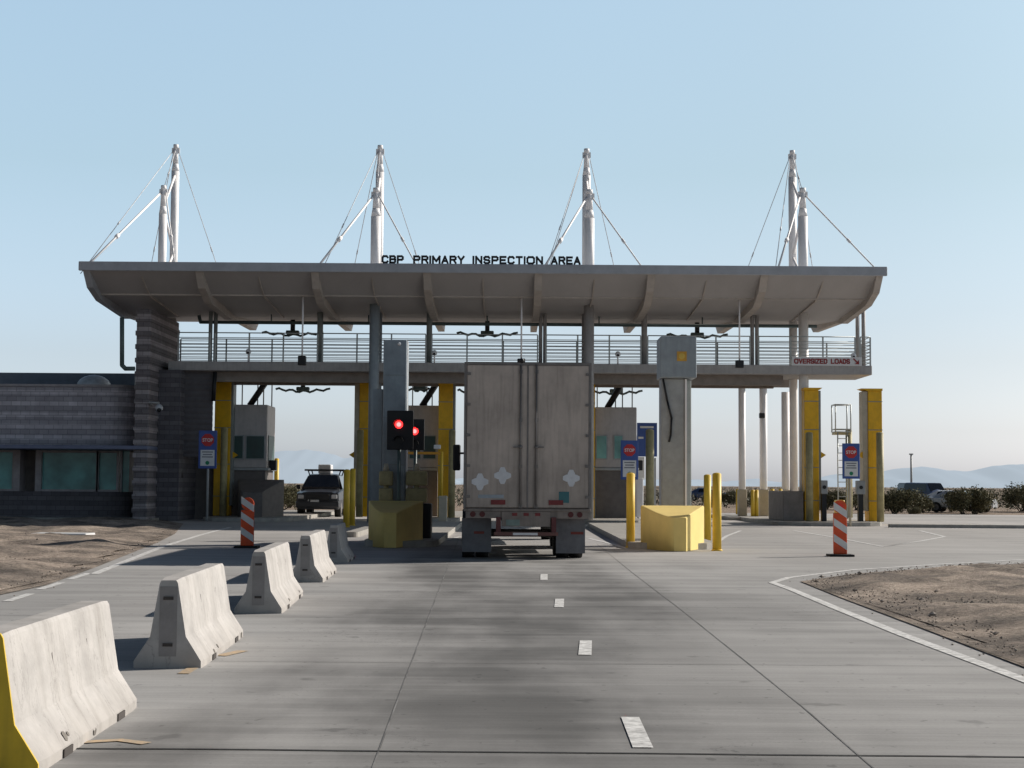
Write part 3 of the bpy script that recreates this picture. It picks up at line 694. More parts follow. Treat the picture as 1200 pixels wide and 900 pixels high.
b.prism_y([(cx + s_, cz - s_), (cx + s_ * .9, cz + s_ * .5), (cx + s_ * .35, cz - s_ * .35), (cx - s_ * .5, cz - s_ * .9)], 64.907, 64.926)
b.build('arrow', M['darkred'], sg)

# ------------------------------------------------------------------ masts with stays
def mast(px, ptop, pstep, Y, wd, label, tall, stays=(), brace=None, low='deck'):
    x = PXX(px, Y, 300); zt = PZ(px, ptop, Y); zs = PZ(px, pstep, Y)
    t = thing('mast', label, 'mast', (x, Y, 0), 'white masts rising through the canopy roof')
    zm = zV + .6; MB().tube((x, Y, 0), (x, Y, zm - .003), wd / 2 + .004, n=16).build('column', M[low], t)  # lower length coloured darker, with the shade under the roof painted in
    b = MB(); b.tube((x, Y, zm), (x, Y, zs), wd / 2, n=16); b.tube((x, Y, zs), (x, Y, zs + .35), wd / 2, wd * .36, n=16)
    b.tube((x, Y, zs + .35), (x, Y, zt), wd * .36, wd * .26, n=16); b.build('pole', M['white_steel'], t)
    b = MB(); b.tube((x, Y, zt - .12), (x, Y, zt + .06), wd * .33, n=12); b.box(x - wd * .5, x + wd * .5, Y - .03, Y + .03, zt - .34, zt - .1); b.build('cap', M['white_steel'], t)
    for (a, e, r) in stays:
        b = MB(); b.tube(a, e, r, n=6); m_ = Vector(a).lerp(Vector(e), .62); d = (Vector(e) - Vector(a)).normalized() * .12
        b.tube(m_ - d, m_ + d, r * 1.9, n=6); b.build('stay_cable', M['white_steel'] if r > .025 else M['cable'], t)
    if brace:
        b = MB()
        for a, e in brace: b.tube(a, e, .06, n=6)
        b.build('brace', M['white_steel'], t)
    return t, x, zt
YS, YT = 64.0, 66.2
names = ('leftmost', 'second', 'third', 'rightmost'); lbw = ('over the brick pier', 'left of the roof lettering', 'right of the roof lettering', 'above the oversized loads sign')
for k, (ps, tops, pt, topt) in enumerate(((190, 219, 203.5, 171), (440, 222, 444, 172), (690.5, 224, 687, 176), (941, 222, 929, 178))):
    YS, YT = ((67.0, 69.4), (64.0, 66.2), (64.0, 66.2), (65.75, 67.95))[k]
    xs = PXX(ps, YS, 300); zst = PZ(ps, tops, YS); xt = PXX(pt, YT, 300); ztt = PZ(pt, topt, YT)
    za_ = zTop - .1
    cab = .017
    st = [((xs - .1, YS, zst - .25), (xs - (1.5 if k == 0 else 2.0), 60.6, za_), .045), ((xs + .1, YS, zst - .25), (xs + 2.0, 60.6, za_), .030)]
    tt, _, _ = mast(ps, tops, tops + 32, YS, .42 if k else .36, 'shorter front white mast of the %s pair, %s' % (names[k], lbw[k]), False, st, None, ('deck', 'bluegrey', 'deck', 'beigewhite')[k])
    st = [((xt - .1, YT, ztt - .2), (xt - 1.95, 61.4, za_ - .2), cab), ((xt + .1, YT, ztt - .2), (xt + 2.1, 72.5, zTop - .4), cab), ((xt, YT, ztt - .15), (xs, YS, zst - .1), cab),
          ((xt - .1, YT, ztt - .2), (xt - 2.1, 72.5, zTop - .4), cab)]
    br = []
    zz = ztt - 1.3; sgn = 0
    lv = [zz, zst - .9, zst - 2.6, zTop + .2]
    for i in range(3):
        A = (xt, YT, lv[i]) if i % 2 == 0 else (xs, YS, lv[i]); B = (xs, YS, lv[i + 1]) if i % 2 == 0 else (xt, YT, lv[i + 1]); br.append((A, B))
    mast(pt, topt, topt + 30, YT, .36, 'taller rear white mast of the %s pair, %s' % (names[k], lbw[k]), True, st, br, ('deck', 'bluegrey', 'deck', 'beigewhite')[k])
# concrete plinth under the right pair, slim rear columns
b = MB(); b.box(PXX(917.5, 64.9), PXX(941.5, 64.9), 64.9, 68.6, .16, PZ(930, 575.5, 64.9), .04, 2)
centre(b.build('concrete_plinth', M['plinth'], label='square grey concrete plinth around the foot of the rightmost masts', cat='plinth'))
def column(px, Y, wd, ztop, label):
    x = PXX(px, Y, 500); t = thing('column', label, 'column', (x, Y, 0), 'slim white columns behind the lanes')
    MB().tube((x, Y, .15), (x, Y, ztop), wd / 2, n=14).build('shaft', M['white_steel'], t)
    MB().box(x - wd * .62, x + wd * .62, Y - wd * .62, Y + wd * .62, .15, 1.45, .03).build('base', M['beige'], t)
column(869.5, 75.2, .34, 6.44, 'slim white column on beige base, leftmost of the open group'); column(894.5, 75.15, .37, 6.44, 'slim white column with small dark box halfway up')
column(920.5, 70, .36, 5.9, 'white column just left of the rightmost masts')
x = PXX(893, 74.8, 487); centre(MB().box(x - .13, x + .13, 74.7, 74.95, PZ(893, 490, 74.8), PZ(893, 484, 74.8), .02).build('wall_box', M['black'], label='small dark box fixed halfway up a white column', cat='box'))

# ------------------------------------------------------------------ striped pier, stair screen
x0, x1, x2 = PXX(156, 63), PXX(172.5, 63), PXX(193, 63)
pier = thing('masonry_pier', 'tall striped masonry pier holding the left end of the canopy', 'pier', ((x0 + x1) / 2, 65, 0))
b = MB(); ztp = PZ(165, 362, 63)
b.box(x0, x1, 63, 68.4, 0, ztp, .03); b.build('shaft', M['stone'], pier)
b = MB(); b.box(x1 + .003, x1 + .95, 64.6, 68.3, 0, zD0 - .02, .02); b.build('buttress', M['stone_d'], pier)
b = MB()
for k in range(15):
    z = .35 + k * .56
    if z < ztp - .2: b.box(x0 - .035, x1 + .035, 62.965, 68.43, z, z + .2, .01)
b.build('projecting_courses', M['stone'], pier)
cm = thing('dome_camera', 'white dome security camera on an arm at the masonry pier', 'camera', (PXX(184, 62.7, 478), 62.7, PZ(184, 480, 62.7)))
c = P(186.5, 478, 62.7); b = MB(); b.ball(c, .16, 14, 8); b.build('dome', M['lightlens'], cm); b = MB(); b.path([c + Vector((-.4, .5, .1)), c + Vector((-.4, 0, .22)), c + Vector((0, 0, .2))], .04); b.build('bracket', M['grey'], cm)
b = MB(); b.ball(c + Vector((.02, -.08, -.08)), .10, 12, 8); b.build('lens', M['black'], cm)

scr = thing('stair_screen', 'dark corrugated metal screen hanging under the walkway beside the pier', 'screen', (PXX(225, 65.4), 65.4, 2.5))
b = MB(); xa, xb_ = PXX(203, 65.4, 480), PXX(249, 65.4, 480); za, zb = PZ(225, 535, 65.4), zD0 - .01
n = 30
pts = [(65.4 + (.05 if i % 2 else 0), za + (zb - za) * i / n) for i in range(n + 1)]
b.loft([[(xa, y, z) for y, z in pts] + [(xa, y + .06, z) for y, z in reversed(pts)], [(xb_, y, z) for y, z in pts] + [(xb_, y + .06, z) for y, z in reversed(pts)]])
b.build('corrugated_panel', mat('corrugated', (.13, .12, .125), .6, var=.08), scr)
b = MB(); b.tube(P(198, 438, 65.2), P(212, 560, 65.2), .09); b.tube(P(252, 436, 65.2), P(250, 470, 65.2), .09); b.build('stringer', M['black'], scr)
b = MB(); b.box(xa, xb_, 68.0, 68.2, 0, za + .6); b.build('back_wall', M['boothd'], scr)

# ------------------------------------------------------------------ low office building at the left
bd = thing('office_building', 'low striped block building with teal windows left of the pier', 'building', (-22, 68, 0))
YW = 65.0; xr_ = PXX(153, YW); zc1 = PZ(75, 453, YW); zc0 = PZ(75, 523, YW)
def rounded(x0, x1, y0, y1, r, n=8):
    p = [(x0, y0)] + [(x1 - r + r * math.sin(a), y0 + r - r * math.cos(a)) for a in [math.pi / 2 * i / n for i in range(n + 1)]] + [(x1, y1), (x0, y1)]
    return p
MB().prism_z(rounded(-46, xr_, YW, 80, 1.0), zc0, zc1).build('upper_wall', M['stone_w'], bd)
MB().prism_z(rounded(-46, xr_ + .04, YW - .05, 80.05, 1.04), zc1 + .002, zc1 + .10).build('coping', M['winframe'], bd)
MB().box(-46, PXX(155.5, 70), 70, 79, zc1 + .10, PZ(75, 437, 70), .03).build('rear_parapet', M['parapet'], bd)
MB().box(-46, PXX(172, YW - 2.2), YW - 2.2, YW + 1, zc0 - .16, zc0 - .004, .02).build('awning', M['canopyblue'], bd)
zs1 = PZ(75, 576, YW)
MB().prism_z(rounded(-46, xr_ - .02, YW + .02, 80, 1.0), 0, zs1).build('base_wall', M['stone_d'], bd)
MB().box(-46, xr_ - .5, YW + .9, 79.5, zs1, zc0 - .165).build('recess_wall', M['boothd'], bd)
zt_ = zc0 - .17
for a, c in ((-75, -30), (-26, 15), (49, 113), (116, 137)):
    X_a, X_c = PXX(a, YW + .25), PXX(c, YW + .25)
    wn_ = MB(); f = .09
    wn_.box(X_a - f, X_a, YW + .15, YW + .5, zs1 + .002, zt_); wn_.box(X_c, X_c + f, YW + .15, YW + .5, zs1 + .002, zt_)
    wn_.box(X_a, X_c, YW + .15, YW + .5, zs1 + .002, zs1 + f); wn_.box(X_a, X_c, YW + .15, YW + .5, zt_ - f, zt_)
    wo = wn_.build('window', M['winframe'], bd)
    MB().box(X_a, X_c, YW + .30, YW + .33, zs1 + f, zt_ - f).build('pane', M['glassT'], wo)
b = MB()
for a, c in ((15.5, 23), (41, 48)): b.box(PXX(a, YW + .1), PXX(c, YW + .1), YW + .1, YW + .9, zs1 + .003, zt_)
b.build('pilaster', M['winframe'], bd)
MB().box(PXX(142, YW + .3), PXX(143.5, YW + .3), YW + .2, YW + .35, zs1 + .003, zt_).build('mullion', M['winframe'], bd)
MB().box(PXX(143.5, YW + .3), PXX(151, YW + .3), YW + .31, YW + .34, zs1 + .003, zt_).build('corner_pane', M['glassT'], bd)
b = MB(); c = P(110, 453, 68.5); b.ball(c, .95, 20, 10, (.75 / .95 * 1, .8, .55)); centre(b.build('roof_skylight', M['skylight'], label='pale domed skylight on the roof of the low building', cat='skylight'))
# office walkway apron
MB().box(-45, -14.75, 63.4, 64.99, .002, .12).build('pavement', M['concrete'], kind='structure')
# dark bush by the left window
# ------------------------------------------------------------------ inspection booths
def booth(px0, px1, py0, Y, dep, label, gl, wins, strut=True):
    x0, x1 = PXX(px0, Y), PXX(px1, Y); zt = PZ(px0, py0, Y); t = thing('inspection_booth', label, 'booth', ((x0 + x1) / 2, Y + dep / 2, .16), 'inspection booths between the lanes')
    z1 = PZ(px0, 548, Y); zw0, zw1 = PZ(px0, 537, Y), PZ(px0, 511, Y)
    MB().box(x0, x1, Y, Y + dep, z1, zt, .03).build('cabin', M['booth'], t)
    MB().box(x0 - .1, x1 + .1, Y - .06, Y + dep + .06, z1 - .12, z1 - .002, .02).build('ledge', M['grey'], t)
    MB().box(x0 + .05, x1 - .05, Y + .05, Y + dep - .05, .16, z1 - .12).build('base', M['boothd'], t)
    for a, c in wins:
        wa, wc = PXX(a, Y), PXX(c, Y)
        w_ = MB().box(wa - .05, wc + .05, Y - .045, Y - .003, zw0 - .05, zw1 + .05).build('window', M['grey'], t)
        MB().box(wa, wc, Y - .06, Y - .046, zw0, zw1).build('pane', gl, w_)
    b = MB()
    for s in (0, 1):
        xx = x1 + .003 if s else x0 - .033
        b.box(xx, xx + .03, Y + .35, Y + dep - .3, zw0 - .1, zw1 + .05)
    b.build('side_window', M['glassD'], t)
    # white door casing on the right side
    b = MB(); b.tube((x0 + .6, Y + 1, zt), (x0 + 1.3, Y + 1, PZ(px0, 449, Y) + .1), .14, n=8); b.build('duct', M['black'], t)
    for k in (.1, .55, .72, .96): xx = x0 + (x1 - x0) * k; MB().tube((xx, Y + 1.6, zt), (xx, Y + 1.6, zt + 1.1), .03, n=6).build('conduit', M['grey'], t)
    b = MB(); b.box(x1 + .03, x1 + .33, Y + .6, Y + 1.0, z1 - .1, z1 + .35, .02); b.build('card_reader', M['black'], t)
    return t
booth(270.5, 312, 474, 68, 2.3, 'grey booth with dark green windows beside the stopped dark SUV lane', M['glassD'], ((271.5, 284), (288.5, 309)))
booth(476, 514, 475, 69, 2.3, 'booth mostly hidden behind the red signal lights', M['glassD'], ((480, 492), (496, 510)))
booth(697, 746, 477, 68, 2.3, 'booth with pale teal window right of the trailer', M['glassL'], ((699, 710.5), (720, 729)))
# booth nose block
def nose_block(cx, Yn, Yr, wn, wr_, zn, zr, name='crash_block'):
    """wide at the back, bullet-rounded on the left flank, straight on the right one, top sweeping down to the nose"""
    b = MB(); n = 22; A = []
    for j in range(n + 1):
        u = (j / n) ** 2.0; y = Yn + (Yr - Yn) * u
        l = cx - wn / 2 - (wr_ - wn) / 2 * (u ** .52); r = cx + wn / 2 + (wr_ - wn) / 2 * u; z = zn + (zr - zn) * u ** .9
        A.append([(l, y, .01), (l, y, z - .025), (l + .02, y, z - .005), (l + .05, y, z), (r - .03, y, z), (r, y, z - .02), (r, y, .01)])
    V = [[b.bm.verts.new(p) for p in r] for r in A]; m_ = len(V[0])
    for p, q_ in zip(V, V[1:]):
        for i in range(m_):
            j = (i + 1) % m_; f = b.bm.faces.new((p[i], p[j], q_[j], q_[i])); f.smooth = i < 3
    b.bm.faces.new(V[0][::-1]); b.bm.faces.new(V[-1]); return b
Yn = gy(800, 646.5)
o = centre(nose_block(PXX(797, Yn) , Yn, Yn + 1.8, .30, 1.62, PZ(790, 606.5, Yn), PZ(790, 592.5, Yn + 1.8)).build('crash_block', M['cream'], label='cream yellow wedge-shaped concrete block with sunlit right face', cat='concrete block', group='wedge-shaped concrete blocks in front of the islands'))
Yn2 = gy(470, 642.5)
o = centre(nose_block(PXX(458, Yn2), Yn2, Yn2 + 1.8, .30, 1.42, .88, 1.16).build('crash_block', M['cream'], label='shaded yellow wedge-shaped block below the red signal lights', cat='concrete block', group='wedge-shaped concrete blocks in front of the islands'))
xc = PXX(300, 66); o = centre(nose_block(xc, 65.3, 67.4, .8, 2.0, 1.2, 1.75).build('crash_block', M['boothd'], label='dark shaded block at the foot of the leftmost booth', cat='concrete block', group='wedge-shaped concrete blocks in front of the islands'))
# ------------------------------------------------------------------ radiation portal columns
def gantry(px0, px1, pyt, Y, label, side, guard_px=None, gtop=505):
    x0, x1 = PXX(px0, Y), PXX(px1, Y); zt = PZ(px0, pyt, Y); t = thing('scanner_column', label, 'scanner column', ((x0 + x1) / 2, Y, .16), 'yellow portal scanner columns')
    MB().box(x0, x1, Y, Y + .8, .16, zt, .03, 2).build('housing', M['yellow_rpm'], t)
    xi0, xi1 = (x1 + .003, x1 + .10) if side > 0 else (x0 - .22, x0 - .003)
    MB().box(xi0, xi1, Y + .06, Y + .74, .6, zt - .02, .01).build('detector_face', M['beige'] if side < 0 else M['post'], t)
    MB().prism_y([(x0 - .02, zt), (x1 + .02, zt), (x1 + (.16 if side > 0 else .02), zt + .1), (x0 - (.3 if side < 0 else .02), zt + .1)], Y - .02, Y + .82).build('top_cap', M['yellow_rpm'], t)
    zb_ = PZ(px0, 533, Y); xe = x1 + .1 if side > 0 else x0 - .22; d_ = .22 * side
    MB().prism_y([(xe, zb_ + .14), (xe + d_, zb_), (xe, zb_ - .14)], Y + .1, Y + .3).build('bracket', M['yellow_rpm'], t)
    b = MB()
    for z in (1.0, 2.4, 4.0, 5.2): b.box(x0 - .012, x1 + .012, Y - .012, Y - .002, z, z + .03)
    b.build('seam', M['post'], t)
    if guard_px:
        xg = PXX(guard_px, Y - .7); g = MB(); g.tube((xg, Y - .7, .16), (xg, Y - .7, PZ(guard_px, gtop, Y - .7)), .15, n=14); g.ball((xg, Y - .7, PZ(guard_px, gtop, Y - .7)), .15, 14, 8, (1, 1, .4))
        centre(g.build('guard_post', M['olive'], label='tall olive guard pipe in front of ' + {262: 'the leftmost yellow column', 421.5: 'the yellow column right of the SUV', 529.5: 'the yellow column left of the trailer', 948.5: 'the yellow column beside the concrete plinth', 1031.5: 'the rightmost yellow column'}[guard_px], cat='guard post', group='tall olive guard pipes'))
    return t
gantry(250, 269, 447, 67.5, 'leftmost yellow scanner column, right of the corrugated screen', 1, 262, 502)
gantry(420, 436, 446, 67.5, 'yellow scanner column right of the SUV lane', -1, 421.5, 505)
gantry(513, 530, 446, 67.5, 'yellow scanner column between signal lights and trailer', 1, 529.5, 505)
gantry(684, 697, 446, 67.5, 'yellow scanner column showing at the right edge of the trailer', -1)
gantry(943, 960, 457, 65, 'yellow scanner column beside the grey concrete plinth', 1, 948.5, 508)
gantry(1018, 1034.5, 458, 65, 'rightmost yellow scanner column of all, standing in the open', -1, 1031.5, 508)
for px, top, base, lb, m_ in ((716, 508, 609, 'tall olive guard pipe in front of the booth right of the trailer', 'olive'), (761.5, 505, 592, 'tall olive guard pipe in front of the blue board', 'olive'), (995, 505, 606, 'thick olive post behind the rightmost stop sign', 'olive')):
    Y = gy(px, base + 1) if base > 600 else 62; x = PXX(px, Y); r = .17 if px != 995 else .17
    g = MB(); g.tube((x, Y, .02), (x, Y, PZ(px, top, Y)), r, n=14); g.ball((x, Y, PZ(px, top, Y)), r, 14, 8, (1, 1, .5)); centre(g.build('guard_post', M['olive'], label=lb, cat='guard post', group='tall olive guard pipes'))

# ------------------------------------------------------------------ lane equipment towers
Y = 41.0
t = thing('equipment_tower', 'tall grey pole tower topped by a box with an orange diamond emblem', 'equipment tower', (PXX(792, Y), Y + .4, .16))
MB().box(PXX(775.5, Y), PXX(803, Y), Y + .1, Y + .8, .16, PZ(790, 443, Y), .03).build('column', M['grey'], t)
MB().box(PXX(805.5, Y), PXX(811.5, Y), Y + .25, Y + .6, .16, PZ(790, 444, Y), .02).build('side_channel', M['post'], t)
MB().box(PXX(803, Y) + .002, PXX(805.5, Y) - .002, Y + .06, Y + .7, .16, PZ(790, 444, Y)).build('edge_strip', M['white_steel'], t)
MB().box(PXX(773.5, Y), PXX(816, Y), Y - .1, Y + 1.0, PZ(790, 443, Y), PZ(790, 394.5, Y), .03, 2).build('head_box', M['bluegrey'], t)
c = P(799, 417.5, Y - .1); em = MB().prism_y([(c.x - .13, c.z - .13), (c.x + .13, c.z - .13), (c.x + .13, c.z + .13), (c.x - .13, c.z + .13)], Y - .112, Y - .103).build('emblem', M['emblem'], t)
MB().disc_y(c.x, c.z, .08, Y - .120, Y - .1125, 16).build('emblem_disc', mat('emblem_yellow', (.70, .50, .10)), em)
b = MB(); b.path([P(777, 444, Y + .05), P(782, 470, Y + .05), P(787, 490, Y + .05), P(786, 510, Y + .05), P(784, 518, Y + .05)], .028); b.build('cable', M['black'], t)
t = thing('equipment_tower', 'tall plain blue-grey cabinet tower behind the red signal lights', 'equipment tower', (PXX(461, Y), Y + .4, .16))
MB().box(PXX(447.5, Y), PXX(475, Y), Y, Y + .9, .16, PZ(460, 398, Y), .03, 2).build('cabinet', M['bluegrey'], t)
MB().box(PXX(436, Y + .3), PXX(447, Y + .3) - .003, Y + .3, Y + .7, .16, PZ(440, 455, Y)).build('side_channel', M['bluegrey'], t)
b = MB(); b.box(PXX(474, Y) + .003, PXX(475.5, Y) + .01, Y + .1, Y + .2, .3, PZ(460, 399, Y)); b.ball(P(468, 403, Y - .02), .05); b.build('trim', M['white_steel'], t)
b = MB()
for yy_ in (440, 490, 545): b.box(PXX(448.5, Y), PXX(474, Y), Y - .012, Y - .003, PZ(460, yy_, Y), PZ(460, yy_ - .8, Y))
b.build('seam', M['post'], t)

# ------------------------------------------------------------------ bollards
def bollard(px, base, top, wpx, label, m_='yellow', Y=None, zb=0):
    Y = Y or gy(px, base); x = PXX(px, Y); z = PZ(px, top, Y); r = wpx / 2 / F * Y
    b = MB(); b.tube((x, Y, zb), (x, Y, z - r * .35), r, n=20); b.ball((x, Y, z - r * .4), r * .995, 20, 10, (1, 1, .45))
    b.tube((x, Y, zb), (x, Y, zb + .04), r * 1.3, r * 1.1, n=16)
    return centre(b.build('bollard', M[m_], label=label, cat='bollard', group='yellow steel bollards'))
bollard(739, 642, 554, 10, 'yellow bollard just left of the cream wedge block', zb=0)
bollard(829, 637, 556, 8.5, 'shorter yellow bollard nearest the wedge block of the right-hand pair')
bollard(840, 645.5, 554, 10.5, 'taller yellow bollard on the outer right of the wedge block')
bollard(406.5, 618, 550, 7.5, 'yellow bollard right of the SUV, left of its pair'); bollard(413.5, 616, 549, 6.5, 'yellow bollard right of the SUV, right of its pair')
bollard(231, 604, 562, 6, 'thin dim yellow bollard left of the leftmost stop sign', 'olive')
bollard(324, 600, 537, 5.5, 'yellow bollard at the right side of the leftmost booth')
for k, (p, tp, bs) in enumerate(((864.5, 573, 606), (882, 574, 609), (886.5, 574, 609), (905, 573, 609), (914.5, 573, 612))):
    bollard(p, bs, tp, 4.6, ('yellow bollard just left of the leftmost slim column', 'left bollard of the tight pair between the slim white columns', 'right bollard of the tight pair between the slim white columns', 'yellow bollard right of the column with the dark box', 'yellow bollard touching the left side of the concrete plinth')[k])

# ------------------------------------------------------------------ red signals
def signal(px0, px1, py0, py1, Y, lx, ly, lr, pole_px, base_py, label):
    x0, x1, z0, z1 = PXX(px0, Y, 500), PXX(px1, Y, 500), PZ(px0, py1, Y), PZ(px0, py0, Y)
    xp = PXX(pole_px, Y, 560)
    t = thing('traffic_signal', label, 'traffic signal', (xp, Y, .16), 'red lane signals')
    MB().box(x0, x1, Y - .02, Y + .03, z0, z1, .02, 2).build('backplate', M['black'], t)
    cx = PXX(lx, Y, ly); cz = PZ(lx, ly, Y); r = lr / F * Y
    h = MB().box(cx - r * 1.9, cx + r * 1.9, Y + .031, Y + .25, z0 + .08, z1 - .08, .03).build('housing', M['black'], t)
    l_ = MB().disc_y(cx, cz, r, Y - .045, Y - .021, 24).build('red_lens', M['led'], t)
    MB().disc_y(cx, cz, r * .55, Y - .055, Y - .0455, 20).build('lens_core', M['ledcore'], l_)
    MB().disc_y(cx, cz - (z1 - z0) * .42, r, Y - .04, Y - .021, 24).build('unlit_lens', M['black'], t)
    b = MB()
    for zz in (cz, cz - (z1 - z0) * .42):
        A = [(cx + r * 1.25 * math.cos(a), zz + r * 1.25 * math.sin(a)) for a in [math.pi * (k / 10) for k in range(11)]]
        for (p, q) in zip(A, A[1:]): b.face([(p[0], Y - .021, p[1]), (q[0], Y - .021, q[1]), (q[0], Y - .2, q[1]), (p[0], Y - .2, p[1])])
    b.build('visor', M['black'], t)
    MB().tube((xp, Y + .14, .16), (xp, Y + .14, z0 + .2), .05, n=12).tube((xp, Y + .14, .16), (xp, Y + .14, .4), .1, .07, n=12).build('pole', M['pipe'], t)
signal(453.5, 484.5, 481, 527, 40.3, 467.5, 497.5, 4.6, 467, 637, 'larger front black signal head showing a red light')
signal(472, 497.5, 491, 527.5, 44.5, 486, 505.5, 4.2, 486, 630, 'smaller rear black signal head, red light half hidden by the front one')
# stacked yellow flasher boxes
def flasher(px, Y, hw, label):
    x = PXX(px, Y); t = thing('beacon_post', label, 'beacon', (x, Y, .16), 'yellow two-box beacons in front of the tower')
    z = [PZ(px, q, Y) for q in (569, 552, 589, 572)]
    for a, c in ((z[0], z[1]), (z[2], z[3])):
        o = MB().box(x - hw, x + hw, Y, Y + .3, a, c, .04, 2).build('beacon_box', M['olive'], t)
        MB().disc_y(x, (a + c) / 2, (c - a) * .34, Y - .02, Y - .003, 18).build('lens', M['olive'], o)
    MB().tube((x, Y + .15, .16), (x, Y + .15, z[1] + .1), .07, n=12).build('pole', M['olive'], t)
    MB().tube((x, Y + .15, z[1] + .003), (x, Y + .15, z[1] + .2), .09, .05, n=10).build('cap', M['beige'], t)
flasher(452, 40.6, .18, 'olive two-box beacon post at the left of the shaded wedge block')
flasher(488, 40.8, .28, 'wider olive two-box beacon post at the right of the shaded wedge block')
x = PXX(500, 41); centre(MB().box(PXX(491, 41), PXX(506, 41), 41.0, 41.5, .16, PZ(500, 590, 41), .03).build('control_cabinet', M['black'], label='black cabinet at the right side of the shaded wedge block', cat='cabinet'))
# barrier arm by the truck lane
t = thing('gate_arm', 'short orange raised gate arm left of the trailer', 'gate arm', (PXX(520, 60), 60, .16))
MB().box(PXX(478, 60), PXX(516, 60), 60, 60.08, PZ(500, 532.5, 60), PZ(500, 529.5, 60)).build('arm', mat('arm_orange', (.62, .28, .03)), t)
MB().box(PXX(514, 60), PXX(524, 60), 60.1, 60.5, .16, 1.15, .02).build('base_cabinet', M['beige'], t)
MB().tube((PXX(517, 60), 60.2, 1.15), (PXX(517, 60), 60.2, PZ(500, 529, 60)), .06).build('upright', M['yellow'], t)
MB().box(PXX(508, 60.2), PXX(516, 60.2), 60.12, 60.3, PZ(500, 526, 60), PZ(500, 521, 60), .02).build('lamp_box', M['signwhite'], t)

# ------------------------------------------------------------------ information signs
def stop_sign(px0, px1, py0, py1, Y, post_px, base, label, postm='grey'):
    x0, x1, z0, z1 = PXX(px0, Y, py0), PXX(px1, Y, py0), PZ(px0, py1, Y), PZ(px0, py0, Y); W = x1 - x0; H = z1 - z0
    t = thing('stop_sign', label, 'sign', ((x0 + x1) / 2, Y, 0), 'blue boards with a red stop octagon')
    bd_ = MB().box(x0, x1, Y, Y + .04, z0, z1, .015).build('board', M['signblue'], t)
    cx = (x0 + x1) / 2; cz = z1 - H * .25; r = W * .36
    oc = MB().disc_y(cx, cz, r, Y - .014, Y - .003, 8, math.pi / 8).build('octagon', M['signred'], t)
    text_mesh('STOP', cx - r * .78, cx + r * .78, cz - r * .26, cz + r * .26, Y - .0145, M['signwhite'], 'lettering', oc, depth=.005, bold=.02)
    wp = MB().box(x0 + W * .12, x1 - W * .12, Y - .012, Y - .003, z0 + H * .07, z0 + H * .49).build('notice_panel', M['signwhite'], t)
    b = MB()
    for k, (a, c) in enumerate(((.2, .8), (.25, .75), (.2, .8))): zz = z0 + H * (.45 - .065 * k); b.box(x0 + W * a, x0 + W * c, Y - .016, Y - .0125, zz - H * .03, zz)
    b.build('printed_lines', M['signtext'], wp)
    MB().disc_y(cx, z0 + H * .15, W * .11, Y - .017, Y - .0125, 18).build('green_dot', M['green'], wp)
    xp = PXX(post_px, Y); MB().tube((xp, Y + .09, .02), (xp, Y + .09, z1 - .1), .05, n=10).build('post', M[postm], t)
stop_sign(233, 254.5, 504.5, 549, 63.6, 243, 604, 'blue stop sign board near the masonry pier, leftmost of three')
stop_sign(727.5, 748, 516, 562, 60.5, 737, 610, 'blue stop sign board between trailer and cream wedge block')
stop_sign(987, 1007.5, 519.5, 561, 62.3, 996.5, 608, 'blue stop sign board between the two rightmost yellow columns', 'beige')
Y = 72; t = thing('notice_board', 'large blue notice board with white lines behind the lanes', 'sign', (PXX(758, Y), Y, 0))
MB().box(PXX(746.5, Y), PXX(770, Y), Y, Y + .08, PZ(758, 535, Y), PZ(758, 495.5, Y)).build('board', M['signblue'], t)
b = MB()
for a, c, q in ((750, 766, 500.5), (748, 754, 513)): b.box(PXX(a, Y), PXX(c, Y), Y - .01, Y - .003, PZ(a, q + 1.2, Y), PZ(a, q - 1.2, Y))
b.build('printed_lines', M['signwhite'], t)
MB().box(PXX(747, Y), PXX(755, Y), Y - .02, Y + .05, PZ(758, 562, Y), PZ(758, 535.5, Y)).build('lower_panel', M['signwhite'], t)
MB().box(PXX(747, Y), PXX(749, Y), Y + .1, Y + .2, .01, 2.6).box(PXX(767, Y), PXX(769, Y), Y + .1, Y + .2, .01, 2.9).build('legs', M['grey'], t)
x = PXX(750, 70); centre(MB().box(PXX(746, 70), PXX(754.5, 70), 70.2, 70.9, .16, PZ(750, 560, 70), .03).build('utility_cabinet', M['whitepaint'], label='white upright cabinet beside the booth with the pale window', cat='cabinet'))
# cabinets between the right scanner columns, ladder with cage frame
for px0, px1, lb in ((962, 970, 'grey electrical cabinet on the right side of a yellow column'), (1004, 1014, 'grey electrical cabinet left of the rightmost yellow column')):
    Y = 64.6; t = thing('control_cabinet', lb, 'cabinet', (PXX((px0 + px1) / 2, Y), Y, .16), 'grey cabinets at the scanner columns')
    MB().box(PXX(px0, Y), PXX(px1, Y), Y, Y + .3, PZ(980, 579, Y), PZ(980, 563, Y), .02).build('box', M['grey'], t)
    cx = PXX((px0 + px1) / 2, Y); MB().disc_y(cx, PZ(980, 571, Y), .08, Y - .02, Y - .003, 16).build('dial', M['black'], t)
    MB().box(cx - .1, cx + .1, Y + .05, Y + .3, .16, PZ(980, 579, Y) - .002).build('stand', M['black'], t)
Y = 70; t = thing('ladder_platform', 'light steel ladder topped by an open cage frame', 'ladder', (PXX(988, Y), Y, .16))
b = MB(); xa, xb_ = PXX(982, Y), PXX(993, Y); zt = PZ(985, 507, Y)
for x in (xa, xb_): b.tube((x, Y, .16), (x, Y, zt), .03, n=6)
for k in range(12): z = .5 + k * .33; b.tube((xa, Y, z), (xb_, Y, z), .02, n=6) if z < zt else None
b.build('ladder', M['rail'], t)
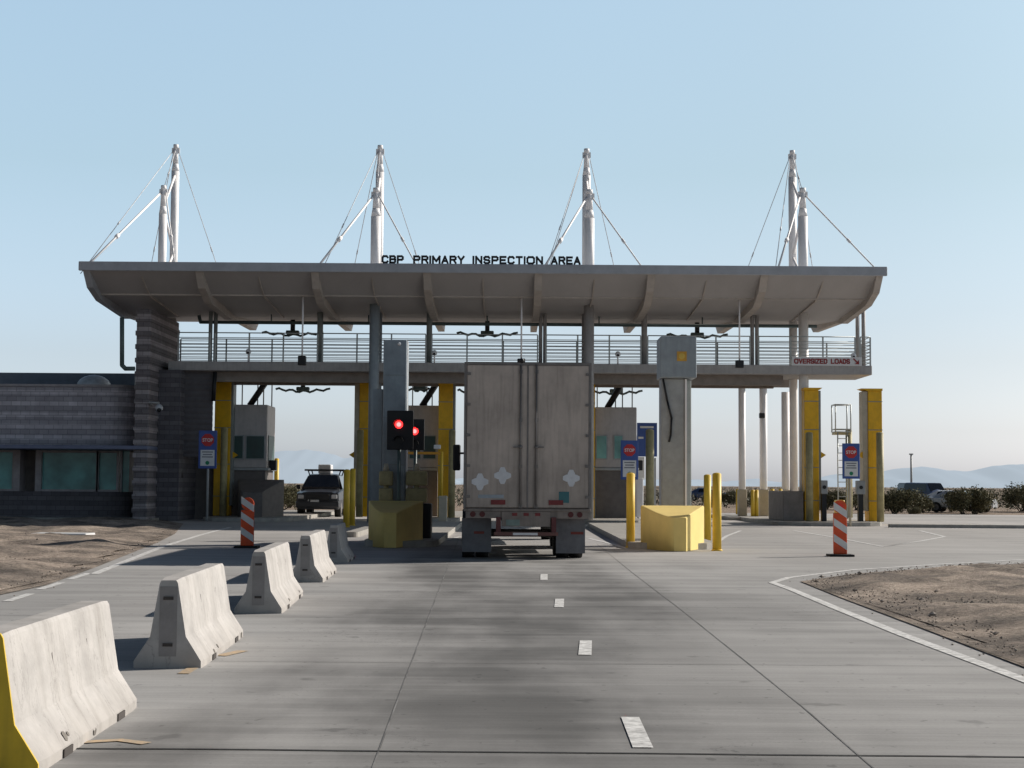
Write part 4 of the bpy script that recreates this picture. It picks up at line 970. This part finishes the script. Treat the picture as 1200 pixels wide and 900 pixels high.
b = MB(); xa, xb_ = PXX(979.5, Y), PXX(997.5, Y); z0, z1 = PZ(985, 506, Y), PZ(985, 474, Y)
for x in (xa, xb_):
    for y in (Y, Y + .8): b.tube((x, y, z0), (x, y, z1), .03, n=6)
for z in (z0, z1, z0 + .12):
    for y in (Y, Y + .8): b.tube((xa, y, z), (xb_, y, z), .025, n=6)
    for x in (xa, xb_): b.tube((x, Y, z), (x, Y + .8, z), .025, n=6)
b.build('cage', M['rail'], t)
MB().box(xa, xb_, Y, Y + .8, z0 - .12, z0 - .03).build('platform', M['olive'], t)
# yellow hopper/equipment at the ladder foot
MB().box(PXX(981, 66.5), PXX(990, 66.5), 66.5, 67.2, .16, PZ(985, 586, 66.5), .04).build('equipment_box', M['yellow'], label='low yellow box at the ladder foot', cat='box')

# ------------------------------------------------------------------ pendants, deck cameras, overhead fixtures
for px, y0, y1, y2, lb in ((354, 322, 417, 428, 'dark box hanging on a pole from the canopy above the SUV lane'), (611, 326, 420, 431, 'dark box hanging on a pole just above the trailer'), (867, 328, 422, 431, 'dark green box hanging on a pole right of the tower with emblem')):
    Y = 62.2; x = PXX(px, Y, 400); t = thing('hanging_signal', lb, 'lane signal', (x, Y, PZ(px, y2, Y)), 'lane signals hanging from the canopy')
    MB().tube((x, Y + .1, PZ(px, y1, Y)), (x, Y + .1, zBend + .05), .035, n=8).build('pole', M['white_steel'], t)
    MB().box(x - .16, x + .16, Y - .05, Y + .25, PZ(px, y2, Y), PZ(px, y1, Y), .03, 2).build('signal_box', M['black'], t)
for k, (px, Y) in enumerate(((291, 64.9), (509, 64.9), (724, 64.9), (1000, 64.9))):
    c = P(px, 423, Y + .2); c.z = zD1; t = thing('deck_camera', ('small white camera on the walkway left of the SUV lane', 'small white camera on the walkway right of the blue-grey tower', 'small white camera on the walkway left of the tower with emblem', 'small white camera on the far right of the walkway')[k], 'camera', c, 'small cameras on the walkway edge')
    MB().tube(c, c + Vector((0, 0, .35)), .035).build('stem', M['white_steel'], t); MB().ball(c + Vector((0, -.03, .42)), .12, 12, 8).build('head', M['whitepaint'], t)
    MB().ball(c + Vector((0, -.10, .38)), .06, 10, 6).build('lens', M['black'], t)
def fixture(px, py, wpx, Y, ztop, label):
    x = PXX(px, Y, py); z = PZ(px, py, Y); t = thing('overhead_fixture', label, 'overhead fixture', (x, Y, z), 'thin scanner bars hanging over the lanes'); h = wpx / 2 / F * Y
    MB().tube((x, Y, z), (x, Y, ztop), .11, n=10).build('stem', M['black'], t)
    b = MB(); n = 16; pt = [Vector((x - h + 2 * h * i / n, Y, z + .05 * math.sin(i * 1.7) + .05 * math.cos(i * math.pi / n * 2))) for i in range(n + 1)]
    b.path(pt, .055, 6); b.box(x - .3, x + .3, Y - .15, Y + .15, z - .02, z + .16, .03); b.build('bar', M['pipe'], t)
for k, (px, py) in enumerate(((343, 391.5), (571, 392), (817, 394))): fixture(px, py, 72, 70, zV + .3, ('scanner bar seen above the railing over the SUV lane', 'scanner bar seen above the railing over the trailer', 'scanner bar seen above the railing right of the emblem tower')[k])
for k, (px, py, w_) in enumerate(((355, 457.5, 64), (492, 456.5, 40), (556, 459, 40), (722, 460, 62))): fixture(px, py, w_, 71.5, 6.6, ('lower scanner bar over the SUV lane', 'lower scanner bar behind the signal heads', 'lower scanner bar left of the trailer top', 'lower scanner bar above the booth with pale window')[k])

# ------------------------------------------------------------------ jersey barriers
JP = [(.30, 0), (.30, .06), (.165, .27), (.09, .74), (.075, .765)]
def barrier(front_br, back_br, label, yellow=False, seed=0, h=.765, length=None, hw=.30):
    a = G(*front_br); c = G(*back_br); d = (c - a); L_ = length or d.length; d.normalize(); d.z = 0
    nrm = Vector((d.y, -d.x, 0)); s = h / .765; wq = hw / .30
    o_ = a - nrm * (.30 * wq)
    t = thing('jersey_barrier', label, 'concrete barrier', (0, 0, 0), 'concrete barriers along the lane edge')
    half = [(x * wq, z * s) for x, z in JP]
    ring = [(-x, z) for x, z in half] + [(x, z) for x, z in reversed(half)]
    n = 14; rings = []; rs = random.Random(seed)
    for i in range(n + 1):
        u = i / n; y = L_ * u
        e = .012 if i in (0, n) else 0
        rr = []
        for (x, z) in ring:
            k = noise.noise(Vector((y * 3, z * 5, seed * 3.1))) * .0025
            rr.append(((x - math.copysign(e, x)) + k, y, max(0, z - (e if z > .7 else 0) + k * .7) if z > 0 else 0))
        rings.append(rr)
    b = MB(); b.loft(rings)
    ob = b.build('concrete_body', M['barrier'], t)
    # drainage scuppers, lifting slots, end loops
    for u in (.24, .78):
        for sx in (-1, 1):
            x = .302 * wq * sx; b = MB(); b.box(x - .008, x + .008, L_ * u - .10, L_ * u + .10, .002, .05); b.build('drain_slot', M['barrier_hole'], t)
    for u in (.35, .68):
        z = .50 * s; x = (.127 * wq); b = MB()
        b.face([(x + .006, L_ * u, z - .05), (x + .004, L_ * u + .014, z - .02), (x - .008, L_ * u + .014, z + .07), (x - .008, L_ * u, z + .06)])
        b.build('surface_chip', M['barrier_hole'], t)
    rs2 = random.Random(seed * 7 + 1)
    for q_ in range(3):
        u = rs2.uniform(.05, .95); zc2 = rs2.uniform(.03, .11) * s; rr = rs2.uniform(.012, .035) * (1.8 if seed == 1 and q_ == 0 else 1); x = .30 * wq - max(0, zc2 - .06 * s) * .64
        b = MB(); b.face([(x + .006 - (rr * 1.1 * math.sin(a_)) * (.62 if zc2 + rr * math.sin(a_) > .06 * s else 0) * .9, L_ * u + rr * 1.6 * math.cos(a_) * rs2.uniform(.6, 1.1), max(.003, zc2 + rr * 1.1 * math.sin(a_))) for a_ in [k * math.pi / 4 for k in range(8)]])
        b.build('surface_chip', M['chip'], t)
    if not yellow:
        b = MB(); xs_ = .075
        for z in (.2 * s, .6 * s): b.box(-.045, .045, -.008, -.0015 + .003, z - .018, z + .018)
        b.box(-.075, .075, -.004, .003, .10, .70 * s)
        b.build('end_key', M['barrier_hole'] if False else mat('end_key_%d' % seed, (.30, .28, .27), .9), t)
        b = MB()
        for z in (.2 * s, .6 * s): b.box(-.042, .042, -.014, -.0085, z - .014, z + .014)
        b.build('steel_loop', M['barrier_hole'], t)
    else:
        b = MB(); b.loft([[(x * 1.003, -.006, z * 1.002) for x, z in ring], [(x * 1.003, .012, z * 1.002) for x, z in ring]]); b.build('painted_end', M['barrier_yellow'], t)
    t.location = o_; t.rotation_euler = (0, 0, math.atan2(-d.x, d.y))
    return t
# barrier 1: near end just off the left edge
p1 = G(162, 829); dirv = (G(330, 719) - G(237, 783)); dirv.z = 0; dirv.normalize()
def from_back(back, L_):
    return back - dirv * L_
def px_of(p):
    v = p - Vector((0, 0, CAMH)); zc_ = v.dot(fw); return (600 + F * v.dot(rt) / zc_, 450 - F * v.dot(up) / zc_)
b1f = from_back(p1, 2.55)
barrier(px_of(b1f), px_of(p1), 'nearest concrete barrier with its end painted yellow', True, 1)
barrier((237, 783), (286, 745), 'second concrete barrier from the camera', False, 2)
barrier((331, 719), (356, 697), 'third concrete barrier from the camera', False, 3)
barrier((379, 682.5), (395, 670), 'fourth concrete barrier, left of the shaded one', False, 4)
# the shaded one turned across
t5 = barrier((408, 659.5), (426, 648), 'farthest concrete barrier, in the shade of the truck and turned', False, 5, length=1.9)
# ------------------------------------------------------------------ channelizer panels
def channel(px, base, top, wpx, label, flip=1):
    Y = gy(px, base - 1); x = PXX(px, Y); H = PZ(px, top, Y); hw = wpx / 2 / F * Y
    t = thing('channelizer_panel', label, 'traffic channelizer', (x, Y, 0), 'orange and white striped channelizer panels')
    bodyh = H - hw * 1.9
    MB().box(x - hw, x + hw, Y - .03, Y + .03, .05, bodyh, .02, 2).build('panel', M['orange'], t)
    b = MB(); n = 3 if flip > 0 else 3
    for k in range(n):
        z = .14 + k * .37; dz = hw * 1.3 * flip
        b.prism_y([(x - hw * .96, z + max(dz, 0)), (x + hw * .96, z - min(dz, 0) if flip < 0 else z), (x + hw * .96, (z + .17) if flip > 0 else z - dz + .17), (x - hw * .96, z + .17 + max(dz, 0))], Y - .042, Y - .031)
    b.build('white_stripe', M['reflw'], t)
    d = MB().disc_y(x, H - hw * .95, hw * .95, Y - .02, Y + .02, 22).build('top_disc', M['orange'], t)
    MB().disc_y(x, H - hw * .95, hw * .5, Y - .03, Y - .021, 18).build('reflector', M['reddisc'], d)
    MB().prism_z([(x - hw * 1.75, Y - .25), (x + hw * 1.75, Y - .25), (x + hw * 1.75, Y + .25), (x - hw * 1.75, Y + .25)], .004, .05).build('rubber_base', M['rubber'], t)
channel(291, 643, 583, 15.5, 'orange striped channelizer panel with round top near the left barriers', 1)
channel(984, 653, 586, 16, 'orange striped channelizer panel standing alone on the right pavement', 1)

# ------------------------------------------------------------------ vehicles
def wheel(cx, cy, r, w_, parent, sx, rim='steel', name='wheel'):
    o = MB().tube((cx - w_ / 2, cy, r), (cx + w_ / 2, cy, r), r, n=28).build(name, M['tyre'], parent)
    MB().tube((cx + sx * (w_ / 2 - .02), cy, r), (cx + sx * (w_ / 2 + .012), cy, r), r * .58, n=20).build('rim', M[rim], o)
    return o
def car(name, label, cat, loc, rz, st, W, paint, glassm, rack=False, group=None):
    """st: stations (y, zbelt, ztop, wtop) from the nose (-) to the tail; built about the origin then placed"""
    t = thing(name, label, cat, (0, 0, 0), group); hw = W / 2; zb = .34
    rings = []
    for (y, zbelt, ztop, wt, wb) in st:
        mid = zb + (zbelt - zb) * .55
        h = [(wb * .94, zb), (wb, zb + .10), (wb * 1.0, mid), (wb * .975, zbelt - .03), (wb * .93, zbelt), (wt, ztop - .05), (wt * .86, ztop), (0.001, ztop + .015)]
        rings.append([(-x, y, z) for x, z in h[:-1]] + [(0, y, h[-1][1])] + [(x, y, z) for x, z in reversed(h[:-1])])
    MB().loft(rings, smooth=False).build('body', M[paint], t)
    return t, rings
# -- the dark SUV facing the camera in the left lane
YS_ = gy(372, 606)
st = [(0, .98, 1.0, .62, .86), (.06, 1.05, 1.09, .72, .93), (.35, 1.10, 1.14, .78, .96), (1.15, 1.16, 1.19, .80, .97), (1.20, 1.17, 1.21, .80, .97), (1.95, 1.18, 1.86, .66, .97), (2.2, 1.18, 1.90, .67, .97), (3.9, 1.18, 1.88, .66, .97), (4.6, 1.16, 1.80, .62, .96), (4.85, 1.10, 1.25, .70, .92)]
suv, _ = car('sport_utility_vehicle', 'dark SUV with roof rack and white box stopped in the left lane', 'SUV', None, 0, st, 1.94, 'carpaint', 'glassK')
def q(pts): 
    b = MB(); b.face(pts); return b
# windshield: plane between hood rear (y1.2,z1.2) and roof front (y1.95,z1.86)
q([(-.86, 1.215, 1.245), (.86, 1.215, 1.245), (.64, 1.90, 1.845), (-.64, 1.90, 1.845)]).build('windshield', M['glassK'], suv)
for s in (-1, 1):
    q([(s * .935, 1.5, 1.24), (s * .935, 4.4, 1.24), (s * .70, 4.3, 1.80), (s * .70, 2.05, 1.82)]).build('side_window', M['glassK'], suv)
    o = MB().box(s * .98, s * 1.16, 1.55, 1.65, 1.22, 1.42, .04, 2).build('mirror', M['black'], suv)
    MB().box(s * .60, s * .86, -.035, .2, .80, .98, .04, 2).build('headlight', M['lightlens'], suv)
    for yy_ in (.85, 3.85): wheel(s * .82, yy_, .39, .27, suv, s)
MB().box(-.52, .52, -.05, .05, .74, 1.0, .03, 2).build('grille', M['black'], suv)
MB().box(-.95, .95, -.12, .12, .42, .70, .06, 2).build('front_bumper', M['carpaint'], suv)
MB().box(-.30, .08, -.135, -.121, .70 - .04, .70 + .06).build('number_plate', M['chrome'], suv)
MB().box(-.42, -.36, -.06, -.052, .66, .76).build('badge', M['chrome'], suv)
for y in (2.35, 3.6):
    b = MB(); b.box(-.90, .90, y - .04, y + .04, 2.04, 2.12)
    for s in (-1, 1): b.tube((s * .66, y, 1.83), (s * .74, y, 2.07), .03, n=6)
    b.build('roof_rack_bar', M['black'], suv)
MB().box(-.30, .28, 2.45, 3.3, 1.915, 2.34, .05, 2).build('roof_box', M['placard'], suv)
suv.location = (PXX(372.5, YS_), YS_, 0); k = 57.0 / F * YS_ / 2.14; suv.scale = (k, k, k)

# -- parked cars far right behind the brush
def simple_car(name, label, cat, paint, loc, rz, st, rear_windows=True, group='vehicles parked beyond the road on the right'):
    t, _ = car(name, label, cat, None, 0, st, 1.8, paint, 'glassK', group=group)
    ys = [s_ for s_ in st if s_[2] - s_[1] > .3]
    y0_, y1_ = ys[0][0], ys[-1][0]; zt = ys[0][2]; zb_ = ys[0][1]; wt = ys[0][3]
    prev = [s_ for s_ in st if s_[0] < y0_][-1]; nxt = [s_ for s_ in st if s_[0] > y1_]
    q([(-.80, prev[0] + .02, zb_ + .06), (.80, prev[0] + .02, zb_ + .06), (wt - .04, y0_ - .07, zt - .02), (-wt + .04, y0_ - .07, zt - .02)]).build('windshield', M['glassK'], t)
    for s in (-1, 1):
        q([(s * .885, y0_ + .0, zb_ + .06), (s * .885, y1_, zb_ + .06), (s * (wt + .02), y1_ - .1, zt - .08), (s * (wt + .02), y0_ + .15, zt - .08)]).build('side_window', M['glassK'], t)
        MB().box(s * .55, s * .82, -.03, .15, .66, .82, .03).build('headlight', M['lightlens'], t)
        for yy_ in (.8, st[-1][0] - .85): wheel(s * .80, yy_, .34, .24, t, s)
    t.location = loc; t.rotation_euler = (0, 0, R(rz)); return t
sed = [(0, .78, .80, .6, .80), (.1, .84, .88, .70, .87), (1.2, .94, .98, .74, .90), (2.0, .96, 1.42, .58, .90), (3.1, .96, 1.43, .58, .90), (3.9, .98, 1.06, .66, .90), (4.5, .92, 1.0, .64, .85)]
van = [(0, .95, .98, .62, .88), (.1, 1.05, 1.10, .72, .92), (.8, 1.2, 1.26, .78, .95), (1.5, 1.22, 2.05, .74, .95), (4.9, 1.22, 2.08, .74, .95), (5.1, 1.18, 1.98, .72, .93)]
Yc = gy(1180, 599)
simple_car('parked_car', 'silver parked car at the far right edge behind the brush', 'car', 'silverpaint', (PXX(1166, 101), 101, -.03), 62, sed)
simple_car('parked_van', 'dark blue van half hidden by a bush', 'van', 'bluepaint', (PXX(1106, 140), 140, -.03), 20, van)
simple_car('parked_van', 'pale-windowed dark van left of the blue one', 'van', 'carpaint', (PXX(1088, 150), 150, -.03), 12, van)
simple_car('parked_car', 'blue car seen between the bollards and the slim columns', 'car', 'bluepaint', (PXX(853, 165), 165, -.03), 80, sed)
simple_car('parked_car', 'white car partly behind the bush on the right', 'car', 'whitepaint', (PXX(1152, 108), 108, -.03), 60, sed)

# -- the semi-trailer truck
Yt = gy(640, 656); W0, W1 = PXX(543, Yt, 600), PXX(692.5, Yt, 600); W = W1 - W0; hw = W / 2
s_ = W / 150.0                       # metres per photo pixel at the trailer's rear
zz_ = lambda py: PZ(618, py, Yt)
truck = thing('semi_trailer_truck', 'dirty beige box trailer truck waiting in the middle lane', 'truck', (0, 0, 0))
zt, zf = zz_(425), zz_(596)
MB().box(-hw, hw, .02, 7.8, zf, zt - .02, .03).build('trailer_box', M['trailer'], truck)
fr = MB(); e = .05
fr.box(-hw - .004, -hw + e, -.02, .05, zf, zt); fr.box(hw - e, hw + .004, -.02, .05, zf, zt); fr.box(-hw + e, hw - e, -.02, .05, zt - e, zt); fr.build('door_frame', M['trailer_rim'], truck)
xp = lambda px: (px - 617.75) * s_
for a, c in ((546, 617.2), (618.4, 690)):
    d = MB().box(xp(a), xp(c), -.012, .019, zf + .02, zt - e - .01, .008).build('door', M['trailer_door'], truck)
    b = MB(); rod = (609.5,) if a == 546 else (628,)
    for r in rod:
        b.tube((xp(r), -.04, zf + .02), (xp(r), -.04, zt - e), .017, n=8)
        for zz2 in (zf + .05, zf + .9, zf + 1.9, zt - .2): b.box(xp(r) - .035, xp(r) + .035, -.05, -.013, zz2 - .04, zz2 + .04)
        b.box(xp(r) - .03, xp(r) + .16 * (-1 if r < 618 else 1), -.06, -.03, zz_(524) - .015, zz_(524) + .015); b.ball((xp(r), -.04, zz_(524)), .045)
    b.build('lock_rod', M['steel'], d)
    b = MB(); hx = xp(546.5) if a == 546 else xp(690)
    for k in range(5): zq = zf + .25 + k * (zt - zf - .5) / 4; b.box(hx - .03, hx + .07 if a == 546 else hx + .03, -.035, -.0125, zq - .03, zq + .03) if a == 546 else b.box(hx - .07, hx + .02, -.035, -.0125, zq - .03, zq + .03)
    b.build('hinge', M['trailer_rim'], d)
    # weather strip stains beside the centre seam
b = MB(); b.box(xp(616.8), xp(618.8), -.022, -.0125, zf + .02, zt - e - .02); b.build('door_seal', M['trailer_rim'], truck)
MB().ball((xp(610.5), -.02, zt + .04), .055, 10, 6).build('top_lamp', M['black'], truck)
def diamond(cx, cz, r):
    k = .71; pts = []
    for i in range(4):
        a = math.pi / 2 * i
        pts += [(cx + r * math.cos(a - .22), cz + r * math.sin(a - .22)), (cx + r * math.cos(a + .22), cz + r * math.sin(a + .22)), (cx + r * k * math.cos(a + .62), cz + r * k * math.sin(a + .62)), (cx + r * k * .86 * math.cos(a + math.pi / 4), cz + r * k * .86 * math.sin(a + math.pi / 4)), (cx + r * k * math.cos(a + .95), cz + r * k * math.sin(a + .95))]
    return pts
for a, c in ((562, 565), (588.5, 557.5), (669.5, 560)): MB().prism_y(diamond(xp(a), zz_(c), .185), -.02, -.0128).build('placard', M['placard'], truck)
MB().box(xp(655), xp(667), -.019, -.0128, zz_(589), zz_(576)).build('sticker', M['teal'], truck)
MB().box(xp(560), xp(590), -.019, -.0128, zz_(584), zz_(580)).build('stripe_label', mat('grime_label', (.34, .38, .42)), truck)
for a, c in ((575, 592), (643, 660)): MB().box(xp(a), xp(c), -.0305, -.0235, zz_(591.5), zz_(586)).build('red_reflector', M['dimred'], truck)
MB().box(-hw, hw, -.05, .3, zz_(599.5), zf - .003, .01).build('rear_sill', M['sillbeige'], truck)
MB().box(-hw + .05, hw - .05, -.03, .28, zz_(607.5), zz_(599.5) - .003).build('light_bar', M['sillbeige'], truck)
for a in (554, 565, 669, 679.5): MB().disc_y(xp(a), zz_(602.8), .06, -.045, -.0305, 18).build('tail_light', mat('tail_%d' % a, (.09, .012, .012), .3), truck)
MB().box(xp(588), xp(645), -.06, .12, zz_(617), zz_(599.8) + .002).build('centre_panel', M['sillbeige'], truck)
for a in (603, 616.5, 630): MB().box(xp(a) - .055, xp(a) + .055, -.072, -.0605, zz_(604.5), zz_(601)).build('marker_light', M['dimred'], truck)
MB().box(xp(593), xp(609), -.068, -.0605, zz_(616), zz_(609)).build('number_plate', mat('plate_green', (.20, .26, .24)), truck)
for a in (584, 649): MB().box(xp(a) - .05, xp(a) + .05, -.10, .12, zz_(627), zz_(606)).build('guard_upright', mat('guard_red_%d' % a, (.12, .035, .035)), truck)
MB().box(xp(579), xp(654), -.12, -.02, zz_(627.5), zz_(623.5)).build('rear_guard', mat('guard_bar', (.16, .07, .06)), truck)
MB().box(xp(601), xp(630), -.128, -.121, zz_(627), zz_(624.2)).build('white_reflector', M['placard'], truck)
for a, c, bt in ((541.5, 576, 648), (653, 687.5, 649)):
    f = MB().box(xp(a), xp(c), .34, .355, zz_(bt), zz_(608)).build('mud_flap', M['flap'], truck)
    cc = a + 20 if a < 600 else c - 16
    MB().box(xp(cc - 6) if a < 600 else xp(c - 17), xp(cc + 6) if a < 600 else xp(c - 2), .33, .3385, zz_(626.5), zz_(623.5)).build('flap_reflector', mat('flap_red_%d' % int(a), (.20, .04, .03)), f)
for y in (1.1, 2.35):
    for cx_ in (xp(549), xp(566), xp(663), xp(679)): wheel(cx_, y, .52, .27, truck, -1 if cx_ < 0 else 1)
    MB().tube((xp(545), y, .52), (xp(683), y, .52), .07, n=10).build('axle', M['steel'], truck)
b = MB()
for x in (-.45, .45): b.box(x - .05, x + .05, .3, 7.6, zf - .32, zf - .003)
b.build('frame_rail', M['steel'], truck)
b = MB()
for x in (-hw + .1, hw - .1): b.box(x - .02, x + .02, 3.4, 5.6, .55, zf - .01)
b.build('side_skirt', M['grey'], truck)
# tractor
b = MB(); cw = 1.2
b.loft([[(-cw, 8.50, .9), (cw, 8.50, .9), (cw, 8.50, 3.5), (cw * .85, 8.50, 3.9), (-cw * .85, 8.50, 3.9), (-cw, 8.50, 3.5)], [(-cw, 11.20, .9), (cw, 11.20, .9), (cw, 11.20, 3.2), (cw * .85, 11.20, 3.6), (-cw * .85, 11.20, 3.6), (-cw, 11.20, 3.2)], [(-cw * .95, 11.90, .9), (cw * .95, 11.90, .9), (cw * .95, 11.90, 2.0), (cw * .8, 11.90, 2.1), (-cw * .8, 11.90, 2.1), (-cw * .95, 11.90, 2.0)], [(-cw * .8, 13.60, .8), (cw * .8, 13.60, .8), (cw * .8, 13.60, 1.6), (cw * .6, 13.60, 1.75), (-cw * .6, 13.60, 1.75), (-cw * .8, 13.60, 1.6)]])
b.build('tractor_cab', M['bluepaint'], truck)
for sgn in (-1, 1):
    MB().box(sgn * 1.50, sgn * 1.72, 11.50, 11.60, 2.0, 2.75, .03).build('mirror', M['black'], truck)
    MB().tube((sgn * 1.15, 11.40, 2.5), (sgn * 1.55, 11.55, 2.5), .03).build('mirror_arm', M['black'], truck)
    for y in (6.20, 7.50, 12.50): wheel(sgn * 1.05, y, .52, .3, truck, sgn)
    MB().tube((sgn * 1.0, 8.60, 1.0), (sgn * 1.0, 8.60, 4.1), .08).build('exhaust_stack', M['steel'], truck)
truck.location = ((W0 + W1) / 2, Yt, 0); truck.rotation_euler = (0, 0, R(1.6))

# ------------------------------------------------------------------ brush
def bush_mesh(seed, nl=6500):
    rs = random.Random(seed); bm = bmesh.new()
    lobes = [(rs.uniform(-.7, .7), rs.uniform(-.5, .5), rs.uniform(.45, .85), rs.uniform(.35, .6)) for _ in range(9)]
    for i in range(nl):
        lx, ly, lz, lr = rs.choice(lobes)
        while True:
            v = Vector((rs.uniform(-1, 1), rs.uniform(-1, 1), rs.uniform(-1, 1)))
            if v.length < 1: break
        v = v * (lr * (.55 + .55 * rs.random()))
        p = Vector((lx, ly, lz)) + v
        if p.z < .03: continue
        s = rs.uniform(.02, .055); a = Vector((rs.uniform(-1, 1), rs.uniform(-1, 1), rs.uniform(-.4, 1))).normalized(); c = a.cross(Vector((rs.uniform(-1, 1), rs.uniform(-1, 1), rs.uniform(-1, 1)))).normalized()
        bm.faces.new([bm.verts.new(p + a * s * k1 + c * s * k2 * .6) for k1, k2 in ((-1, 0), (0, -1), (1.3, 0), (0, 1))])
    me = bpy.data.meshes.new('foliage'); bm.to_mesh(me); bm.free(); me.materials.append(M['leaf'])
    b = MB()
    for k in range(14):
        a = rs.uniform(0, 6.28); t = rs.choice(lobes); b.tube((.1 * math.cos(a), .1 * math.sin(a), 0), (t[0] * .8, t[1] * .8, t[2]), .025, .008, n=5, caps=False)
    m2 = bpy.data.meshes.new('stems'); b.bm.to_mesh(m2); b.bm.free(); m2.materials.append(M['twig'])
    return me, m2
BM = [bush_mesh(s) for s in (11, 12, 13, 14)]
bl = {}
def bush(x, y, sc, kind, label, z=-.05, sz=1.0):
    t = thing('desert_bush', label, 'bush', (x, y, z), 'dusty green desert bushes beyond the road')
    for nm, me in zip(('foliage', 'stems'), BM[kind]): o = bpy.data.objects.new(nm, me); COL.objects.link(o); o.parent = t
    t.rotation_euler = (0, 0, random.uniform(0, 6.28)); t.scale = (sc, sc, sc * sz)
near = [(1048, 97, 1.35, 'bush touching the rightmost yellow column'), (1068, 96.5, 1.4, 'wide dark bush right of the rightmost yellow column'), (1082, 101, .8, 'low bush left of the parked vans'),
        (1128, 97, 1.35, 'tall bush standing in front of the parked vans'), (1142, 97.5, 1.42, 'dense bush left of the silver parked car'), (1113, 104, .55, 'small bush among the parked vans'), (1197, 108, 1.55, 'bush behind the silver parked car'), (1212, 105, 1.6, 'bush cut by the right picture edge'),
        (1072, 92.8, .42, 'tiny bush at the road edge right of the column'), (332, 90, 1.1, 'bush seen between the leftmost booth and the SUV'), (339, 104, 1.3, 'bush farther behind the SUV roadside'),
        (850, 124, 1.1, 'bush behind the bollard pair and blue car'), (833, 118, .9, 'bush behind the yellow bollards of the wedge block'), (877, 124, 1.15, 'bush behind the slim white columns'), (906, 122, 1.1, 'bush left of the concrete plinth'), (968, 112, 1.2, 'bush right of the yellow column by the plinth'), (985, 112, 1.1, 'bush behind the ladder'), (1003, 110, 1.15, 'bush behind the rightmost stop sign')]
for i, (px, Y, sc, lb) in enumerate(near): bush(PXX(px, Y), Y, sc, i % 4, lb)
# far scrub reads as one mass
b = bmesh.new(); rs = random.Random(5)
for i in range(5200):
    Y = 118 + (rs.random() ** 1.6) * 1500; X = rs.uniform(-.36, .36) * Y
    r = rs.uniform(.5, 1.1) * (1 + Y / 1500)
    for k in range(22):
        p = Vector((X + rs.gauss(0, r * .5), Y + rs.gauss(0, r * .5), abs(rs.gauss(0, r * .38)) - .05)); s = r * rs.uniform(.05, .14)
        a = Vector((rs.uniform(-1, 1), rs.uniform(-1, 1), rs.uniform(-1, 1))).normalized(); c = a.orthogonal().normalized()
        b.faces.new([b.verts.new(p + a * s), b.verts.new(p + c * s), b.verts.new(p - a * s), b.verts.new(p - c * s)])
me = bpy.data.meshes.new('far_scrub'); b.to_mesh(me); b.free(); me.materials.append(leaf_mat('far_scrub_leaves', (.12, .115, .085)))
o = bpy.data.objects.new('far_scrub', me); COL.objects.link(o); tag(o, 'low grey-green scrub covering the far desert plain', 'scrub', kind='stuff')
# lone pole far right, short stub posts
Y = 150; t = thing('utility_pole', 'thin lone pole rising above the brush on the right', 'pole', (PXX(1068, Y), Y, 0)); x = PXX(1068, Y)
MB().tube((x, Y, 0), (x, Y, PZ(1068, 533, Y)), .13, .09, n=8).build('shaft', M['grey'], t); MB().box(x - .18, x + .18, Y - .1, Y + .1, PZ(1068, 533, Y), PZ(1068, 531.5, Y)).build('cap', M['grey'], t)
# concrete slab scrap on the left dirt
a = G(70, 629); centre(MB().box(a.x - .7, a.x + .9, a.y - .5, a.y + .5, .02, .11, .02).build('concrete_slab', M['signwhite'], label='pale flat slab lying on the dirt in front of the building', cat='slab'))
